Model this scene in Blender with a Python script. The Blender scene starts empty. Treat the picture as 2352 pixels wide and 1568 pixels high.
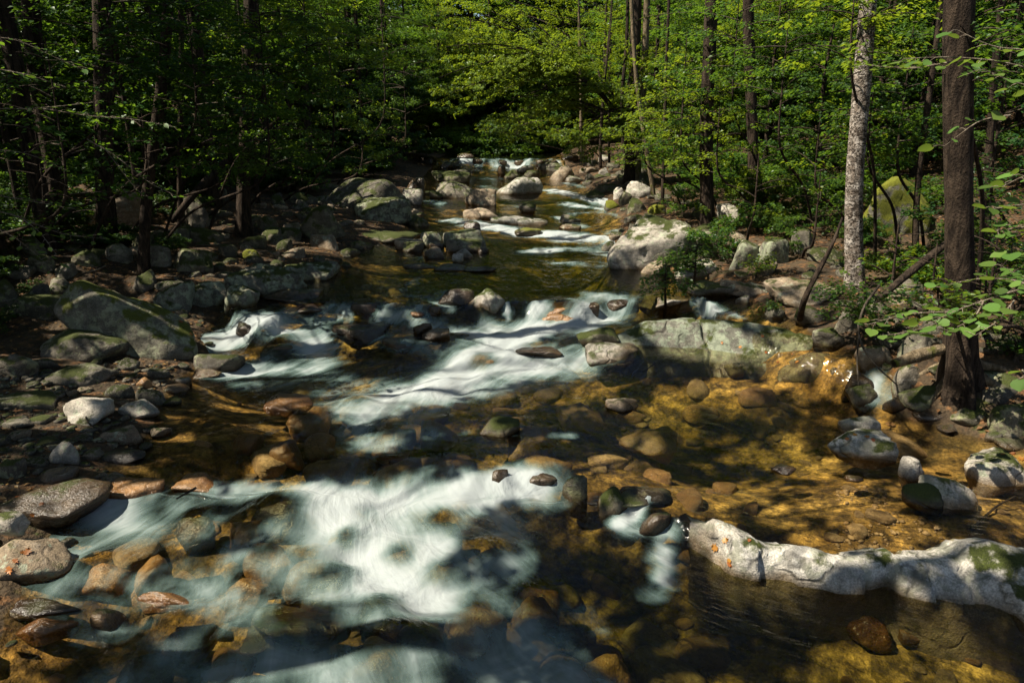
import bpy, bmesh, math, random
import numpy as np
from mathutils import Vector, Matrix

R = math.radians
scn = bpy.context.scene
COL = scn.collection

# ------------------------------------------------------------------ camera, sky, sun, exposure
CAM_Z, PITCH, LENS = 3.2, 17.15, 24.0
cam_d = bpy.data.cameras.new('camera'); cam = bpy.data.objects.new('camera', cam_d); COL.objects.link(cam)
cam.location = (0, 0, CAM_Z); cam.rotation_euler = (R(90 - PITCH), 0, 0)
cam_d.lens = LENS; cam_d.sensor_width = 36; cam_d.clip_end = 600; cam_d.clip_start = 0.05
scn.camera = cam
SUN_AZ, SUN_EL = 259.0, 54.0                       # compass from +Y, clockwise
SUN = np.array([math.sin(R(SUN_AZ)) * math.cos(R(SUN_EL)), math.cos(R(SUN_AZ)) * math.cos(R(SUN_EL)), math.sin(R(SUN_EL))])
world = bpy.data.worlds.new('World'); scn.world = world; world.use_nodes = True
wn = world.node_tree; bg = wn.nodes['Background']
sky = wn.nodes.new('ShaderNodeTexSky'); sky.sky_type = 'NISHITA'; sky.sun_disc = False
sky.sun_elevation = R(SUN_EL); sky.sun_rotation = R(SUN_AZ)
wn.links.new(sky.outputs[0], bg.inputs[0]); bg.inputs[1].default_value = 0.05
sl = bpy.data.lights.new('sun', 'SUN'); sun = bpy.data.objects.new('sun', sl); COL.objects.link(sun)
sl.energy = 5.0; sl.angle = R(0.5); sl.color = (1.0, 0.91, 0.75)
sun.rotation_euler = Vector(SUN.tolist()).to_track_quat('Z', 'Y').to_euler(); sun.location = (-20, 8, 30)
vs = scn.view_settings; vs.view_transform = 'Standard'; vs.look = 'None'; vs.gamma = 1; vs.exposure = 1.15
cy = scn.cycles; cy.max_bounces = 6; cy.diffuse_bounces = 2; cy.glossy_bounces = 2; cy.transmission_bounces = 4
cy.transparent_max_bounces = 8; cy.caustics_reflective = False; cy.caustics_refractive = False
cy.use_denoising = True; cy.use_adaptive_sampling = True; cy.adaptive_threshold = 0.02; cy.sample_clamp_indirect = 4.0

# ------------------------------------------------------------------ small tools
W2, H2, F = 2352.0, 1568.0, 2352.0 * LENS / 36.0   # pixel grid the measurements were taken in
sp, cp = math.sin(R(PITCH)), math.cos(R(PITCH))
def ray(px, py):
    dx, dy = (px - W2 / 2) / F, (H2 / 2 - py) / F
    return np.array([dx, cp + dy * sp, -sp + dy * cp])
def at_z(px, py, z):
    d = ray(px, py); return np.array([0, 0, CAM_Z]) + d * ((z - CAM_Z) / d[2])
def at_y(px, py, Y):
    d = ray(px, py); return np.array([0, 0, CAM_Z]) + d * (Y / d[1])
def sstep(a, b, x):
    t = np.clip((x - a) / (b - a), 0, 1); return t * t * (3 - 2 * t)
def _hash(ix, iy, iz):
    h = (ix * 374761393 + iy * 668265263 + iz * 2147483647 * 3) & 0xffffffff
    h = ((h ^ (h >> 13)) * 1274126177) & 0xffffffff
    h = ((h ^ (h >> 16)) * 2246822519) & 0xffffffff
    return ((h ^ (h >> 13)) & 0xffffff) / float(0xffffff)
def vnoise(p):
    p = np.asarray(p, float); i = np.floor(p).astype(np.int64); f = p - i; u = f * f * (3 - 2 * f)
    x, y, z = i[..., 0], i[..., 1], i[..., 2]; a, b, c = u[..., 0], u[..., 1], u[..., 2]
    def L(k, l, m): return _hash(x + k, y + l, z + m)
    r = (((L(0,0,0)*(1-a)+L(1,0,0)*a)*(1-b) + (L(0,1,0)*(1-a)+L(1,1,0)*a)*b)*(1-c)
       + ((L(0,0,1)*(1-a)+L(1,0,1)*a)*(1-b) + (L(0,1,1)*(1-a)+L(1,1,1)*a)*b)*c)
    return r * 2 - 1
def fbm(p, o=4, g=0.5):
    p = np.asarray(p, float); s = 0; a = 1.0; t = 0
    for k in range(o):
        s = s + a * vnoise(p + 17.3 * k); t += a; a *= g; p = p * 2.03
    return s / t
def n2(X, Y, s, z=0.0, o=4):
    X = np.asarray(X, float); return fbm(np.stack([X * s, np.asarray(Y, float) * s, np.zeros_like(X) + z], -1), o)

def mesh(name, V, Fc, mats=(), smooth=True, mat_idx=None, attrs=None):
    """mesh from arrays; Fc is (n,3) or (n,4)"""
    V = np.asarray(V, np.float32); Fc = np.asarray(Fc, np.int32); k = Fc.shape[1]
    me = bpy.data.meshes.new(name); me.vertices.add(len(V)); me.vertices.foreach_set('co', V.ravel())
    me.loops.add(Fc.size); me.loops.foreach_set('vertex_index', Fc.ravel())
    me.polygons.add(len(Fc)); me.polygons.foreach_set('loop_start', np.arange(0, Fc.size, k, dtype=np.int32))
    me.polygons.foreach_set('loop_total', np.full(len(Fc), k, np.int32))
    if smooth: me.polygons.foreach_set('use_smooth', np.ones(len(Fc), bool))
    for m in mats: me.materials.append(m)
    if mat_idx is not None: me.polygons.foreach_set('material_index', np.asarray(mat_idx, np.int32))
    for nm, a in (attrs or {}).items():
        a = np.asarray(a, np.float32)
        if a.ndim == 2:
            at = me.attributes.new(nm, 'FLOAT_VECTOR', 'POINT'); at.data.foreach_set('vector', a.ravel())
        else:
            at = me.attributes.new(nm, 'FLOAT', 'POINT'); at.data.foreach_set('value', a)
    me.update(calc_edges=True); return me
def link(name, data, parent=None, loc=(0, 0, 0), rot=(0, 0, 0), scale=(1, 1, 1)):
    o = bpy.data.objects.new(name, data); COL.objects.link(o); o.parent = parent
    o.location = [float(v) for v in loc]; o.rotation_euler = rot; o.scale = scale; return o
def tag(o, label=None, cat=None, group=None, kind=None):
    for k, v in (('label', label), ('category', cat), ('group', group), ('kind', kind)):
        if v: o[k] = v
    return o
def empty(name, loc): 
    return link(name, None, None, loc)
def tube(pts, rad, seg=8, flare=0.0, rough=0.0, seed=0, cap=True):
    P = np.asarray(pts, float); n = len(P); rad = np.asarray(rad, float)
    T = np.gradient(P, axis=0); T /= np.linalg.norm(T, axis=1)[:, None] + 1e-9
    ref = np.array([0, 1, 0]) if abs(T[0][1]) < .9 else np.array([1, 0, 0])
    A = np.cross(T, ref); A /= np.linalg.norm(A, axis=1)[:, None] + 1e-9; B = np.cross(T, A)
    th = np.linspace(0, 2 * np.pi, seg, endpoint=False)
    rr = np.repeat(rad[:, None], seg, 1)
    if flare:
        h = np.arange(n)[:, None] / (n - 1)
        rr = rr * (1 + flare * np.exp(-h * 34) * (0.55 + 0.45 * np.cos(th[None] * 5 + seed) + .3 * np.cos(th[None] * 3 + 2 * seed)))
    V = P[:, None] + (A[:, None] * np.cos(th)[None, :, None] + B[:, None] * np.sin(th)[None, :, None]) * rr[..., None]
    if rough:
        q = V.reshape(-1, 3) * np.array([5, 5, 1.4]) + seed * 3.1
        V = V + (A[:, None] * np.cos(th)[None, :, None] + B[:, None] * np.sin(th)[None, :, None]) * (fbm(q, 3).reshape(n, seg) * rough)[..., None] * rr[..., None]
    i, j = np.meshgrid(np.arange(n - 1), np.arange(seg), indexing='ij'); j2 = (j + 1) % seg
    Q = np.stack([i * seg + j, i * seg + j2, (i + 1) * seg + j2, (i + 1) * seg + j], -1).reshape(-1, 4)
    return V.reshape(-1, 3), Q
def join(parts):
    V, Q, o = [], [], 0
    for v, q in parts:
        V.append(v); Q.append(q + o); o += len(v)
    return np.concatenate(V), np.concatenate(Q)
def curve_pts(pts, n):
    P = np.asarray(pts, float); t = np.r_[0, np.cumsum(np.linalg.norm(np.diff(P, axis=0), axis=1))]
    if len(P) == 2: 
        s = np.linspace(0, 1, n); return P[0] + (P[1] - P[0]) * s[:, None]
    u = np.linspace(0, t[-1], n); out = np.stack([np.interp(u, t, P[:, k]) for k in range(3)], 1)
    for _ in range(max(2, n // len(P))):
        out[1:-1] = (out[:-2] + 2 * out[1:-1] + out[2:]) / 4
    return out

# ------------------------------------------------------------------ materials
class NT:
    def __init__(s, name):
        s.m = bpy.data.materials.new(name); s.m.use_nodes = True; s.t = s.m.node_tree; s.t.nodes.clear()
        s.out = s.t.nodes.new('ShaderNodeOutputMaterial')
    def n(s, typ, **kw):
        nd = s.t.nodes.new('ShaderNode' + typ)
        for k, v in kw.items():
            if k.startswith('i_'):
                nd.inputs[int(k[2:]) if k[2:].isdigit() else k[2:].replace('_', ' ')].default_value = v
            else: setattr(nd, k, v)
        return nd
    def l(s, a, b): s.t.links.new(a, b)
    def put(s, sock, v):
        if isinstance(v, (int, float)): sock.default_value = v
        elif isinstance(v, tuple): sock.default_value = v if len(v) == 4 or len(sock.default_value) == 3 else (*v, 1)
        else: s.l(v, sock)
    def math(s, op, a, b=0.0, clamp=False):
        nd = s.n('Math', operation=op, use_clamp=clamp); s.put(nd.inputs[0], a); s.put(nd.inputs[1], b); return nd.outputs[0]
    def ramp(s, x, a, b, lo=0.0, hi=1.0):
        nd = s.n('MapRange', interpolation_type='SMOOTHSTEP'); s.put(nd.inputs[0], x)
        for k, v in zip((1, 2, 3, 4), (a, b, lo, hi)): nd.inputs[k].default_value = v
        return nd.outputs[0]
    def mix(s, f, a, b, mode='MIX'):
        nd = s.n('Mix', data_type='RGBA', blend_type=mode); s.put(nd.inputs[0], f); s.put(nd.inputs[6], a); s.put(nd.inputs[7], b); return nd.outputs[2]
    def noise(s, vec, scale, detail=5, rough=.55, dist=0.0):
        nd = s.n('TexNoise'); s.l(vec, nd.inputs['Vector']); nd.inputs['Scale'].default_value = scale
        nd.inputs['Detail'].default_value = detail; nd.inputs['Roughness'].default_value = rough; nd.inputs['Distortion'].default_value = dist
        return nd.outputs[0]
    def attr(s, name): return s.n('Attribute', attribute_name=name)
    def obj_vec(s, k=37.0):
        tc = s.n('TexCoord'); oi = s.n('ObjectInfo'); off = s.n('VectorMath', operation='ADD')
        s.l(tc.outputs['Object'], off.inputs[0]); mul = s.math('MULTIPLY', oi.outputs['Random'], k); s.l(mul, off.inputs[1]); return off.outputs[0], oi.outputs['Random']
    def bump(s, h, dist, strength=1.0, normal=None):
        b = s.n('Bump'); b.inputs['Distance'].default_value = dist; b.inputs['Strength'].default_value = strength; s.l(h, b.inputs['Height'])
        if normal is not None: s.l(normal, b.inputs['Normal'])
        return b.outputs[0]
    def done(s, shader): s.l(shader, s.out.inputs[0]); return s.m

def rock_mat(name, c1, c2, moss=0.0, lichen=0.3, rough=.85, mossc=(.060, .075, .012), lichc=(.34, .37, .27), crack=.5, spec=.3):
    t = NT(name); v, rnd = t.obj_vec()
    a = t.noise(v, 1.6, 6, .6, .4); b = t.noise(v, 9, 6, .65); g = t.noise(v, 70, 3, .6)
    base = t.mix(t.ramp(a, .35, .65), c1, c2)
    base = t.mix(t.ramp(b, .3, .75), base, t.mix(.55, base, (.02, .018, .014)), 'MIX')
    sc = t.n('Mapping'); t.l(v, sc.inputs[0]); sc.inputs['Scale'].default_value = (1, 1, 4); sc.inputs['Rotation'].default_value = (.5, .3, 0)
    st = t.noise(sc.outputs[0], 5, 5, .6, .8)
    base = t.mix(t.ramp(st, .55, .72, 0, .5), base, t.mix(.5, base, (.5, .46, .4)))
    base = t.mix(1.0, base, t.ramp(g, .25, .75, .62, 1.25), 'MULTIPLY')
    vv = t.n('HueSaturation'); t.l(base, vv.inputs['Color']); t.l(t.ramp(rnd, 0, 1, .72, 1.22), vv.inputs['Value']); base = vv.outputs[0]
    if lichen:
        ln = t.noise(v, 5.5, 7, .72); lm = t.ramp(ln, .60 - .12 * lichen, .64 - .10 * lichen, 0, .8)
        base = t.mix(lm, base, t.mix(t.ramp(b, .4, .6), lichc, tuple(x * .6 for x in lichc)))
    # cracks
    wv = t.n('VectorMath', operation='ADD'); wn_ = t.n('TexNoise'); t.l(v, wn_.inputs['Vector']); wn_.inputs['Scale'].default_value = 2.0
    ws = t.n('VectorMath', operation='SCALE'); t.l(wn_.outputs['Color'], ws.inputs[0]); ws.inputs['Scale'].default_value = .9
    t.l(v, wv.inputs[0]); t.l(ws.outputs[0], wv.inputs[1])
    vo = t.n('TexVoronoi', feature='DISTANCE_TO_EDGE'); t.l(wv.outputs[0], vo.inputs['Vector']); vo.inputs['Scale'].default_value = 1.3
    ck = t.ramp(vo.outputs['Distance'], 0.0, .035, 1, 0); ck = t.math('MULTIPLY', ck, t.ramp(a, .42, .6, 0, crack))
    base = t.mix(ck, base, (.02, .016, .012))
    geo = t.n('NewGeometry'); sep = t.n('SeparateXYZ'); t.l(geo.outputs['Normal'], sep.inputs[0])
    h = t.math('ADD', t.math('MULTIPLY', b, .7), t.math('MULTIPLY', g, .22)); h = t.math('SUBTRACT', h, t.math('MULTIPLY', ck, .5))
    ro = rough; wet = t.attr('wet').outputs['Fac']
    if moss:
        mn = t.noise(v, 3.2, 6, .65); up = t.math('ADD', t.math('MULTIPLY', sep.outputs[2], .30), mn)
        mm = t.math('MULTIPLY', t.ramp(up, .83 - .33 * moss, .95 - .33 * moss), t.math('SUBTRACT', 1.0, wet))
        f = t.noise(v, 120, 2, .6)
        base = t.mix(mm, base, t.mix(t.ramp(f, .3, .7), tuple(x * .45 for x in mossc), mossc)); h = t.math('ADD', h, t.math('MULTIPLY', t.math('MULTIPLY', f, mm), .5))
    base = t.mix(wet, base, t.mix(1.0, base, (.42, .34, .25), 'MULTIPLY'))
    p = t.n('BsdfPrincipled'); t.l(base, p.inputs['Base Color']); t.put(p.inputs['Roughness'], t.math('SUBTRACT', ro, t.math('MULTIPLY', wet, ro - .22)))
    p.inputs['Specular IOR Level'].default_value = spec; t.l(t.bump(h, .034, 1.0), p.inputs['Normal'])
    return t.done(p.outputs[0])
M = {}
M['grey'] = rock_mat('grey_rock', (.10, .088, .068), (.20, .175, .135), .42, .5, lichc=(.25, .26, .16))
M['pale'] = rock_mat('pale_rock', (.30, .27, .225), (.46, .42, .36), .28, .4)
M['white'] = rock_mat('white_quartzite', (.34, .31, .26), (.58, .55, .49), .30, .8, crack=.6, lichc=(.26, .26, .20))
M['tan'] = rock_mat('tan_rock', (.20, .15, .095), (.36, .28, .20), .2, .3)
M['mossy'] = rock_mat('mossy_rock', (.10, .09, .06), (.18, .155, .11), .72, .6, lichc=(.22, .23, .12))
M['green'] = rock_mat('moss_covered_rock', (.14, .13, .10), (.2, .18, .14), 1.25, .2, mossc=(.19, .20, .016))
M['lichen'] = rock_mat('lichen_rock', (.13, .12, .09), (.23, .215, .17), .48, 1.1, lichc=(.30, .33, .22))
M['outcrop'] = rock_mat('outcrop_rock', (.10, .098, .078), (.19, .18, .145), .30, 1.2, lichc=(.22, .25, .18), crack=.9)
M['slab'] = rock_mat('mossy_slab_rock', (.13, .12, .09), (.24, .22, .17), .55, .9, lichc=(.28, .29, .19), mossc=(.11, .125, .014))
M['wet'] = rock_mat('wet_dark_rock', (.045, .030, .018), (.11, .07, .035), .25, .0, rough=.25, spec=.5)
M['amber'] = rock_mat('amber_wet_rock', (.22, .11, .04), (.36, .20, .08), 0, 0, rough=.35, spec=.5)
M['bed'] = rock_mat('streambed_stone_rock', (.20, .12, .05), (.38, .26, .13), 0, 0, rough=.6, crack=.2)

def leaf_mat(name, dark, light, trans, tmix=.5):
    t = NT(name); a = t.attr('tint').outputs['Fac']; oi = t.n('ObjectInfo')
    c = t.mix(a, dark, light); hs = t.n('HueSaturation'); t.l(c, hs.inputs['Color']); t.l(t.ramp(oi.outputs['Random'], 0, 1, .75, 1.2), hs.inputs['Value']); t.l(t.math('ADD', t.math('MULTIPLY', t.math('FRACT', t.math('MULTIPLY', oi.outputs['Random'], 7.3)), .035), .49), hs.inputs['Hue'])
    d = t.n('BsdfDiffuse'); t.l(hs.outputs[0], d.inputs[0]); tr = t.n('BsdfTranslucent'); t.l(t.mix(a, tuple(x * .75 for x in trans), trans), tr.inputs[0])
    gl = t.n('BsdfGlossy'); gl.inputs[0].default_value = (.6, .65, .6, 1); gl.inputs['Roughness'].default_value = .45
    m1 = t.n('MixShader'); m1.inputs[0].default_value = tmix; t.l(d.outputs[0], m1.inputs[1]); t.l(tr.outputs[0], m1.inputs[2])
    m2 = t.n('MixShader'); m2.inputs[0].default_value = .045; t.l(m1.outputs[0], m2.inputs[1]); t.l(gl.outputs[0], m2.inputs[2])
    return t.done(m2.outputs[0])
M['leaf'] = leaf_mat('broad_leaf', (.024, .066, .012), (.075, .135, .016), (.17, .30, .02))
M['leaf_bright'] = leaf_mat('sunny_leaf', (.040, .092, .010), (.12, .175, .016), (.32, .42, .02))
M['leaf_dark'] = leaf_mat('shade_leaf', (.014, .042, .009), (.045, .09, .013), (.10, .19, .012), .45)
M['leaf_big'] = leaf_mat('round_leaf', (.07, .14, .025), (.13, .21, .04), (.22, .32, .04), .45)
M['leaf_fall'] = leaf_mat('autumn_leaf', (.22, .07, .02), (.42, .16, .04), (.5, .18, .03), .3)
M['litter'] = leaf_mat('dry_leaf', (.09, .04, .018), (.26, .13, .055), (.3, .14, .05), .2)

def bark_mat(name, c1, c2, moss=.0, plates=False):
    t = NT(name); v, rnd = t.obj_vec(); mp = t.n('Mapping'); t.l(v, mp.inputs[0]); mp.inputs['Scale'].default_value = (1, 1, .22) if not plates else (1, 1, .6)
    a = t.noise(mp.outputs[0], 14, 6, .65, .6); b = t.noise(v, 45, 4, .6); c = t.noise(v, 2.2, 4, .6)
    col = t.mix(t.ramp(a, .38, .62), c1, c2); col = t.mix(1.0, col, t.ramp(b, .25, .75, .6, 1.2), 'MULTIPLY')
    h = t.math('ADD', a, t.math('MULTIPLY', b, .3))
    if plates:
        mq = t.n('Mapping'); t.l(v, mq.inputs[0]); mq.inputs['Scale'].default_value = (1, 1, 1.5)
        f1 = t.noise(mq.outputs[0], 19, 8, .72, 1.2); f2 = t.noise(v, 6, 5, .7, .5); e = t.ramp(f1, .43, .52)
        col = t.mix(e, (.045, .034, .025), t.mix(t.ramp(f2, .4, .62), (.26, .21, .17), (.58, .52, .46))); col = t.mix(1.0, col, t.ramp(b, .25, .75, .65, 1.2), 'MULTIPLY'); h = t.math('ADD', t.math('MULTIPLY', e, .8), t.math('MULTIPLY', f1, .6))
    if moss: col = t.mix(t.ramp(c, .62 - .2 * moss, .72 - .2 * moss), col, (.09, .10, .014))
    p = t.n('BsdfPrincipled'); t.l(col, p.inputs['Base Color']); p.inputs['Roughness'].default_value = .9; p.inputs['Specular IOR Level'].default_value = .15
    t.l(t.bump(h, .05, 1.0), p.inputs['Normal']); return t.done(p.outputs[0])
M['bark'] = bark_mat('dark_bark', (.016, .011, .008), (.062, .044, .031), 0)
M['bark_pale'] = bark_mat('flaky_pale_bark', (.20, .16, .125), (.42, .37, .31), .0, True)
M['bark_tan'] = bark_mat('tan_mossy_bark', (.10, .075, .045), (.22, .17, .11), .5)
M['twig_pale'] = bark_mat('pale_twig_bark', (.13, .10, .075), (.26, .22, .17))
M['twig'] = bark_mat('twig_bark', (.035, .028, .020), (.10, .082, .062))

def ground_mat():
    t = NT('stream_bed_and_forest_floor'); g = t.n('NewGeometry'); v = g.outputs['Position']
    u = t.attr('under').outputs['Fac']
    a = t.noise(v, 1.1, 6, .6, .5); b = t.noise(v, 7, 6, .65); c = t.noise(v, 38, 4, .65)
    soil = t.mix(t.ramp(a, .35, .65), (.030, .021, .013), (.075, .052, .030))
    soil = t.mix(t.ramp(b, .50, .66), soil, (.17, .085, .035)); soil = t.mix(t.ramp(t.noise(v, 2.7, 5, .7), .58, .70, 0, .8), soil, (.045, .06, .012))
    vo = t.n('TexVoronoi'); t.l(v, vo.inputs['Vector']); vo.inputs['Scale'].default_value = 14
    sand = t.mix(t.ramp(a, .3, .7), (.31, .170, .036), (.62, .40, .115)); sand = t.mix(t.ramp(b, .42, .62, 0, .85), sand, (.07, .042, .016)); sand = t.mix(t.ramp(t.noise(v, .7, 5, .65), .52, .68, 0, .8), sand, (.075, .062, .02))
    v2 = t.n('TexVoronoi'); t.l(v, v2.inputs['Vector']); v2.inputs['Scale'].default_value = 4.3; v2.inputs['Randomness'].default_value = 1
    sc_ = t.n('SeparateColor'); t.l(v2.outputs['Color'], sc_.inputs[0]); sand = t.mix(1.0, sand, t.ramp(sc_.outputs[0], 0, 1, .6, 1.25), 'MULTIPLY'); sand = t.mix(1.0, sand, t.ramp(v2.outputs['Distance'], .1, .75, 1.1, .55), 'MULTIPLY')
    sand = t.mix(1.0, sand, t.ramp(vo.outputs['Distance'], .0, .6, 1.1, .7), 'MULTIPLY')
    col = t.mix(u, soil, sand); col = t.mix(1.0, col, t.ramp(c, .25, .75, .6, 1.3), 'MULTIPLY')
    p = t.n('BsdfPrincipled'); t.l(col, p.inputs['Base Color']); p.inputs['Roughness'].default_value = .85; p.inputs['Specular IOR Level'].default_value = .2
    h = t.math('ADD', t.math('MULTIPLY', c, .5), t.math('SUBTRACT', b, t.math('MULTIPLY', vo.outputs['Distance'], .5)))
    t.l(t.bump(h, .05, 1.0), p.inputs['Normal']); return t.done(p.outputs[0])
M['ground'] = ground_mat()

def water_mat():
    t = NT('stream_water'); f = t.attr('flow').outputs['Vector']; foam = t.attr('foam').outputs['Fac']; dep = t.attr('depth').outputs['Fac']
    def streak(su, sv, detail, rough=.55):
        m = t.n('Mapping'); t.l(f, m.inputs[0]); m.inputs['Scale'].default_value = (su, sv, 1); return t.noise(m.outputs[0], 1.0, detail, rough, .25)
    s1 = streak(4.2, 1.5, 6); s2 = streak(24, 2.6, 4); s3 = streak(2.0, .8, 3); s4 = streak(70, 5, 3)
    st = t.math('ADD', t.math('MULTIPLY', s1, .5), t.math('ADD', t.math('MULTIPLY', s2, .17), t.math('ADD', t.math('MULTIPLY', s3, .35), t.math('MULTIPLY', s4, .03))))
    pv = t.n('NewGeometry'); cl = t.noise(pv.outputs['Position'], 2.1, 4, .55, .8); st = t.math('ADD', t.math('MULTIPLY', st, .72), t.math('MULTIPLY', cl, .32))
    k = t.math('ADD', t.math('MULTIPLY', foam, 1.25), t.math('MULTIPLY', t.math('SUBTRACT', st, .525), 3.4))
    k = t.math('MULTIPLY', k, t.ramp(foam, .02, .25)); fm = t.ramp(k, .12, 1.7, 0, .88)
    wave = t.math('ADD', t.math('MULTIPLY', streak(9, 4, 3), 1.0), t.math('MULTIPLY', s2, .25))
    nrm = t.bump(wave, .035, .8)
    tc = t.mix(t.ramp(dep, .12, .75), (1.0, .96, .84), (.42, .46, .20))
    tr = t.n('BsdfTransparent'); t.l(tc, tr.inputs[0])
    gl = t.n('BsdfGlossy'); gl.inputs['Roughness'].default_value = .09; t.l(nrm, gl.inputs['Normal'])
    fr = t.n('Fresnel'); fr.inputs[0].default_value = 1.33; t.l(nrm, fr.inputs['Normal'])
    w = t.n('MixShader'); t.l(fr.outputs[0], w.inputs[0]); t.l(tr.outputs[0], w.inputs[1]); t.l(gl.outputs[0], w.inputs[2])
    fc = t.mix(t.ramp(k, .35, 1.6), (.27, .43, .40), (.49, .54, .545))
    d = t.n('BsdfDiffuse'); t.l(fc, d.inputs[0]); t.l(t.bump(t.math('ADD', st, t.math('MULTIPLY', cl, .6)), .10, .6), d.inputs['Normal'])
    tl = t.n('BsdfTranslucent'); t.l(fc, tl.inputs[0]); fs = t.n('MixShader'); fs.inputs[0].default_value = .3; t.l(d.outputs[0], fs.inputs[1]); t.l(tl.outputs[0], fs.inputs[2])
    o = t.n('MixShader'); t.l(fm, o.inputs[0]); t.l(w.outputs[0], o.inputs[1]); t.l(fs.outputs[0], o.inputs[2])
    return t.done(o.outputs[0])
M['water'] = water_mat()

# ------------------------------------------------------------------ the stream: levels, edges, bed
def poly(pts, z):
    P = np.array([at_z(x, y, z)[:2] for x, y in pts]); return P[np.argsort(P[:, 0])]
WEIR = [  # (line, drop, ramp length)
    (poly([(-200, 1290), (60, 1215), (200, 1170), (400, 1120), (650, 1110), (1000, 1115), (1230, 1100), (1330, 1125), (1450, 1160), (1540, 1215), (1620, 1262), (1750, 1300), (1900, 1318), (2060, 1340), (2200, 1350), (2352, 1372), (2700, 1390)], .1), .16, .30),
    (poly([(300, 780), (480, 775), (600, 765), (760, 765), (900, 790), (1000, 800), (1150, 812), (1300, 806), (1400, 806), (1480, 830), (1650, 850), (1900, 885), (2090, 915), (2300, 940)], .32), .15, .35),
    (poly([(300, 690), (480, 690), (590, 742), (680, 712), (750, 704), (900, 704), (1050, 718), (1170, 700), (1220, 706), (1340, 710), (1400, 692), (1500, 690), (1610, 690), (1700, 760), (1830, 810), (1960, 845), (2060, 860), (2300, 880)], .52), .25, .22),
]
def water_z(X, Y, soft=False):
    X = np.asarray(X, float); Y = np.asarray(Y, float); z = np.zeros_like(Y) - .012 * np.clip(4.2 - Y, 0, 10)
    for i, (L, d, w) in enumerate(WEIR):
        yl = np.interp(X, L[:, 0], L[:, 1]) + (.20, .18, .30)[i] * n2(X, X * 0, 1.9, i * 5.)
        if i == 0: yl = yl + .34 * sstep(1.15, 1.5, X)
        w_ = w * (1 - .7 * sstep(1.15, 1.5, X) * (i == 0)) * (2.2 if soft else 1.0) * (1 + (2.2 * sstep(-.6, -1.9, X) + .9 * (.5 + .5 * n2(X, X * 0, 1.1, 7.)) * (X < .9) if i == 0 else 1.3 * (.5 + .5 * n2(X, X * 0, 1.4, 9.) ))); z = z + d * sstep(-w_ * .75, w_ * .45, Y - yl)
    z = z + .30 * np.clip((Y - 14.5) / 14, 0, 1) + .12 * sstep(16.0, 17.5, Y) + .10 * sstep(22.5, 23.5, Y)
    z = z + .25 * sstep(31.5, 35, Y) + .46 * sstep(36.5, 37.7, Y + 1.1 * n2(X, Y * 0, .8)) + .25 * sstep(46, 56, Y)
    return z
def edge(pts):
    P = []
    for x, y in pts:
        z = .4
        for _ in range(40):
            p = at_z(x, y, z); z = .6 * z + .4 * float(water_z(p[0], p[1]))
        P.append(p[:2])
    P = np.array(P); return P[np.argsort(P[:, 1])]
LE = edge([(-500, 1660), (-60, 1500), (40, 1330), (110, 1240), (180, 1160), (250, 1085), (330, 1000), (380, 905), (435, 850), (458, 790), (470, 740), (490, 700), (570, 668), (760, 614), (790, 578), (860, 562), (935, 520), (945, 480), (960, 440), (975, 405), (1005, 374)])
RE = edge([(3300, 1660), (2900, 1300), (2640, 1130), (2480, 1070), (2300, 1010), (2100, 945), (2085, 900), (2040, 855), (1960, 820), (1890, 770), (1830, 735), (1720, 690), (1620, 642), (1480, 615), (1430, 600), (1418, 560), (1425, 520), (1420, 500), (1395, 472), (1372, 450), (1335, 420), (1290, 395), (1300, 372)])
def XL(Y): return np.interp(Y, np.r_[LE[:, 1], 60, 80], np.r_[LE[:, 0], -3.5, -3.5])
def XR(Y): return np.interp(Y, np.r_[RE[:, 1], 60, 80], np.r_[RE[:, 0], 3.6, 3.0])
DEEP = [(*at_z(1640, 960, .16)[:2], 1.1, .26), (*at_z(1750, 1480, 0)[:2], .9, .14), (*at_z(2150, 1480, 0)[:2], .9, .12), (*at_z(1300, 635, .56)[:2], 2.0, .6), (*at_z(950, 645, .56)[:2], 1.4, .4), (*at_z(1300, 580, .6)[:2], 1.6, .5), (*at_z(1350, 470, .9)[:2], 2.2, .3), (*at_z(640, 810, .3)[:2], .8, .3), (*at_z(1300, 1330, 0)[:2], .9, .25),
        (*at_z(700, 640, .64)[:2], 1.0, .2)]
SHAL = [(*at_z(1680, 880, .16)[:2], .8, .12), (*at_z(1900, 1395, 0)[:2], .6, .06), (*at_z(1950, 1120, .16)[:2], 1.0, .12), (*at_z(2250, 1150, .16)[:2], 1.0, .2), (*at_z(420, 960, .3)[:2], .8, .3), (*at_z(1450, 1040, .24)[:2], .8, .15), (*at_z(1120, 525, .9)[:2], 1.5, .2)]
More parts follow.
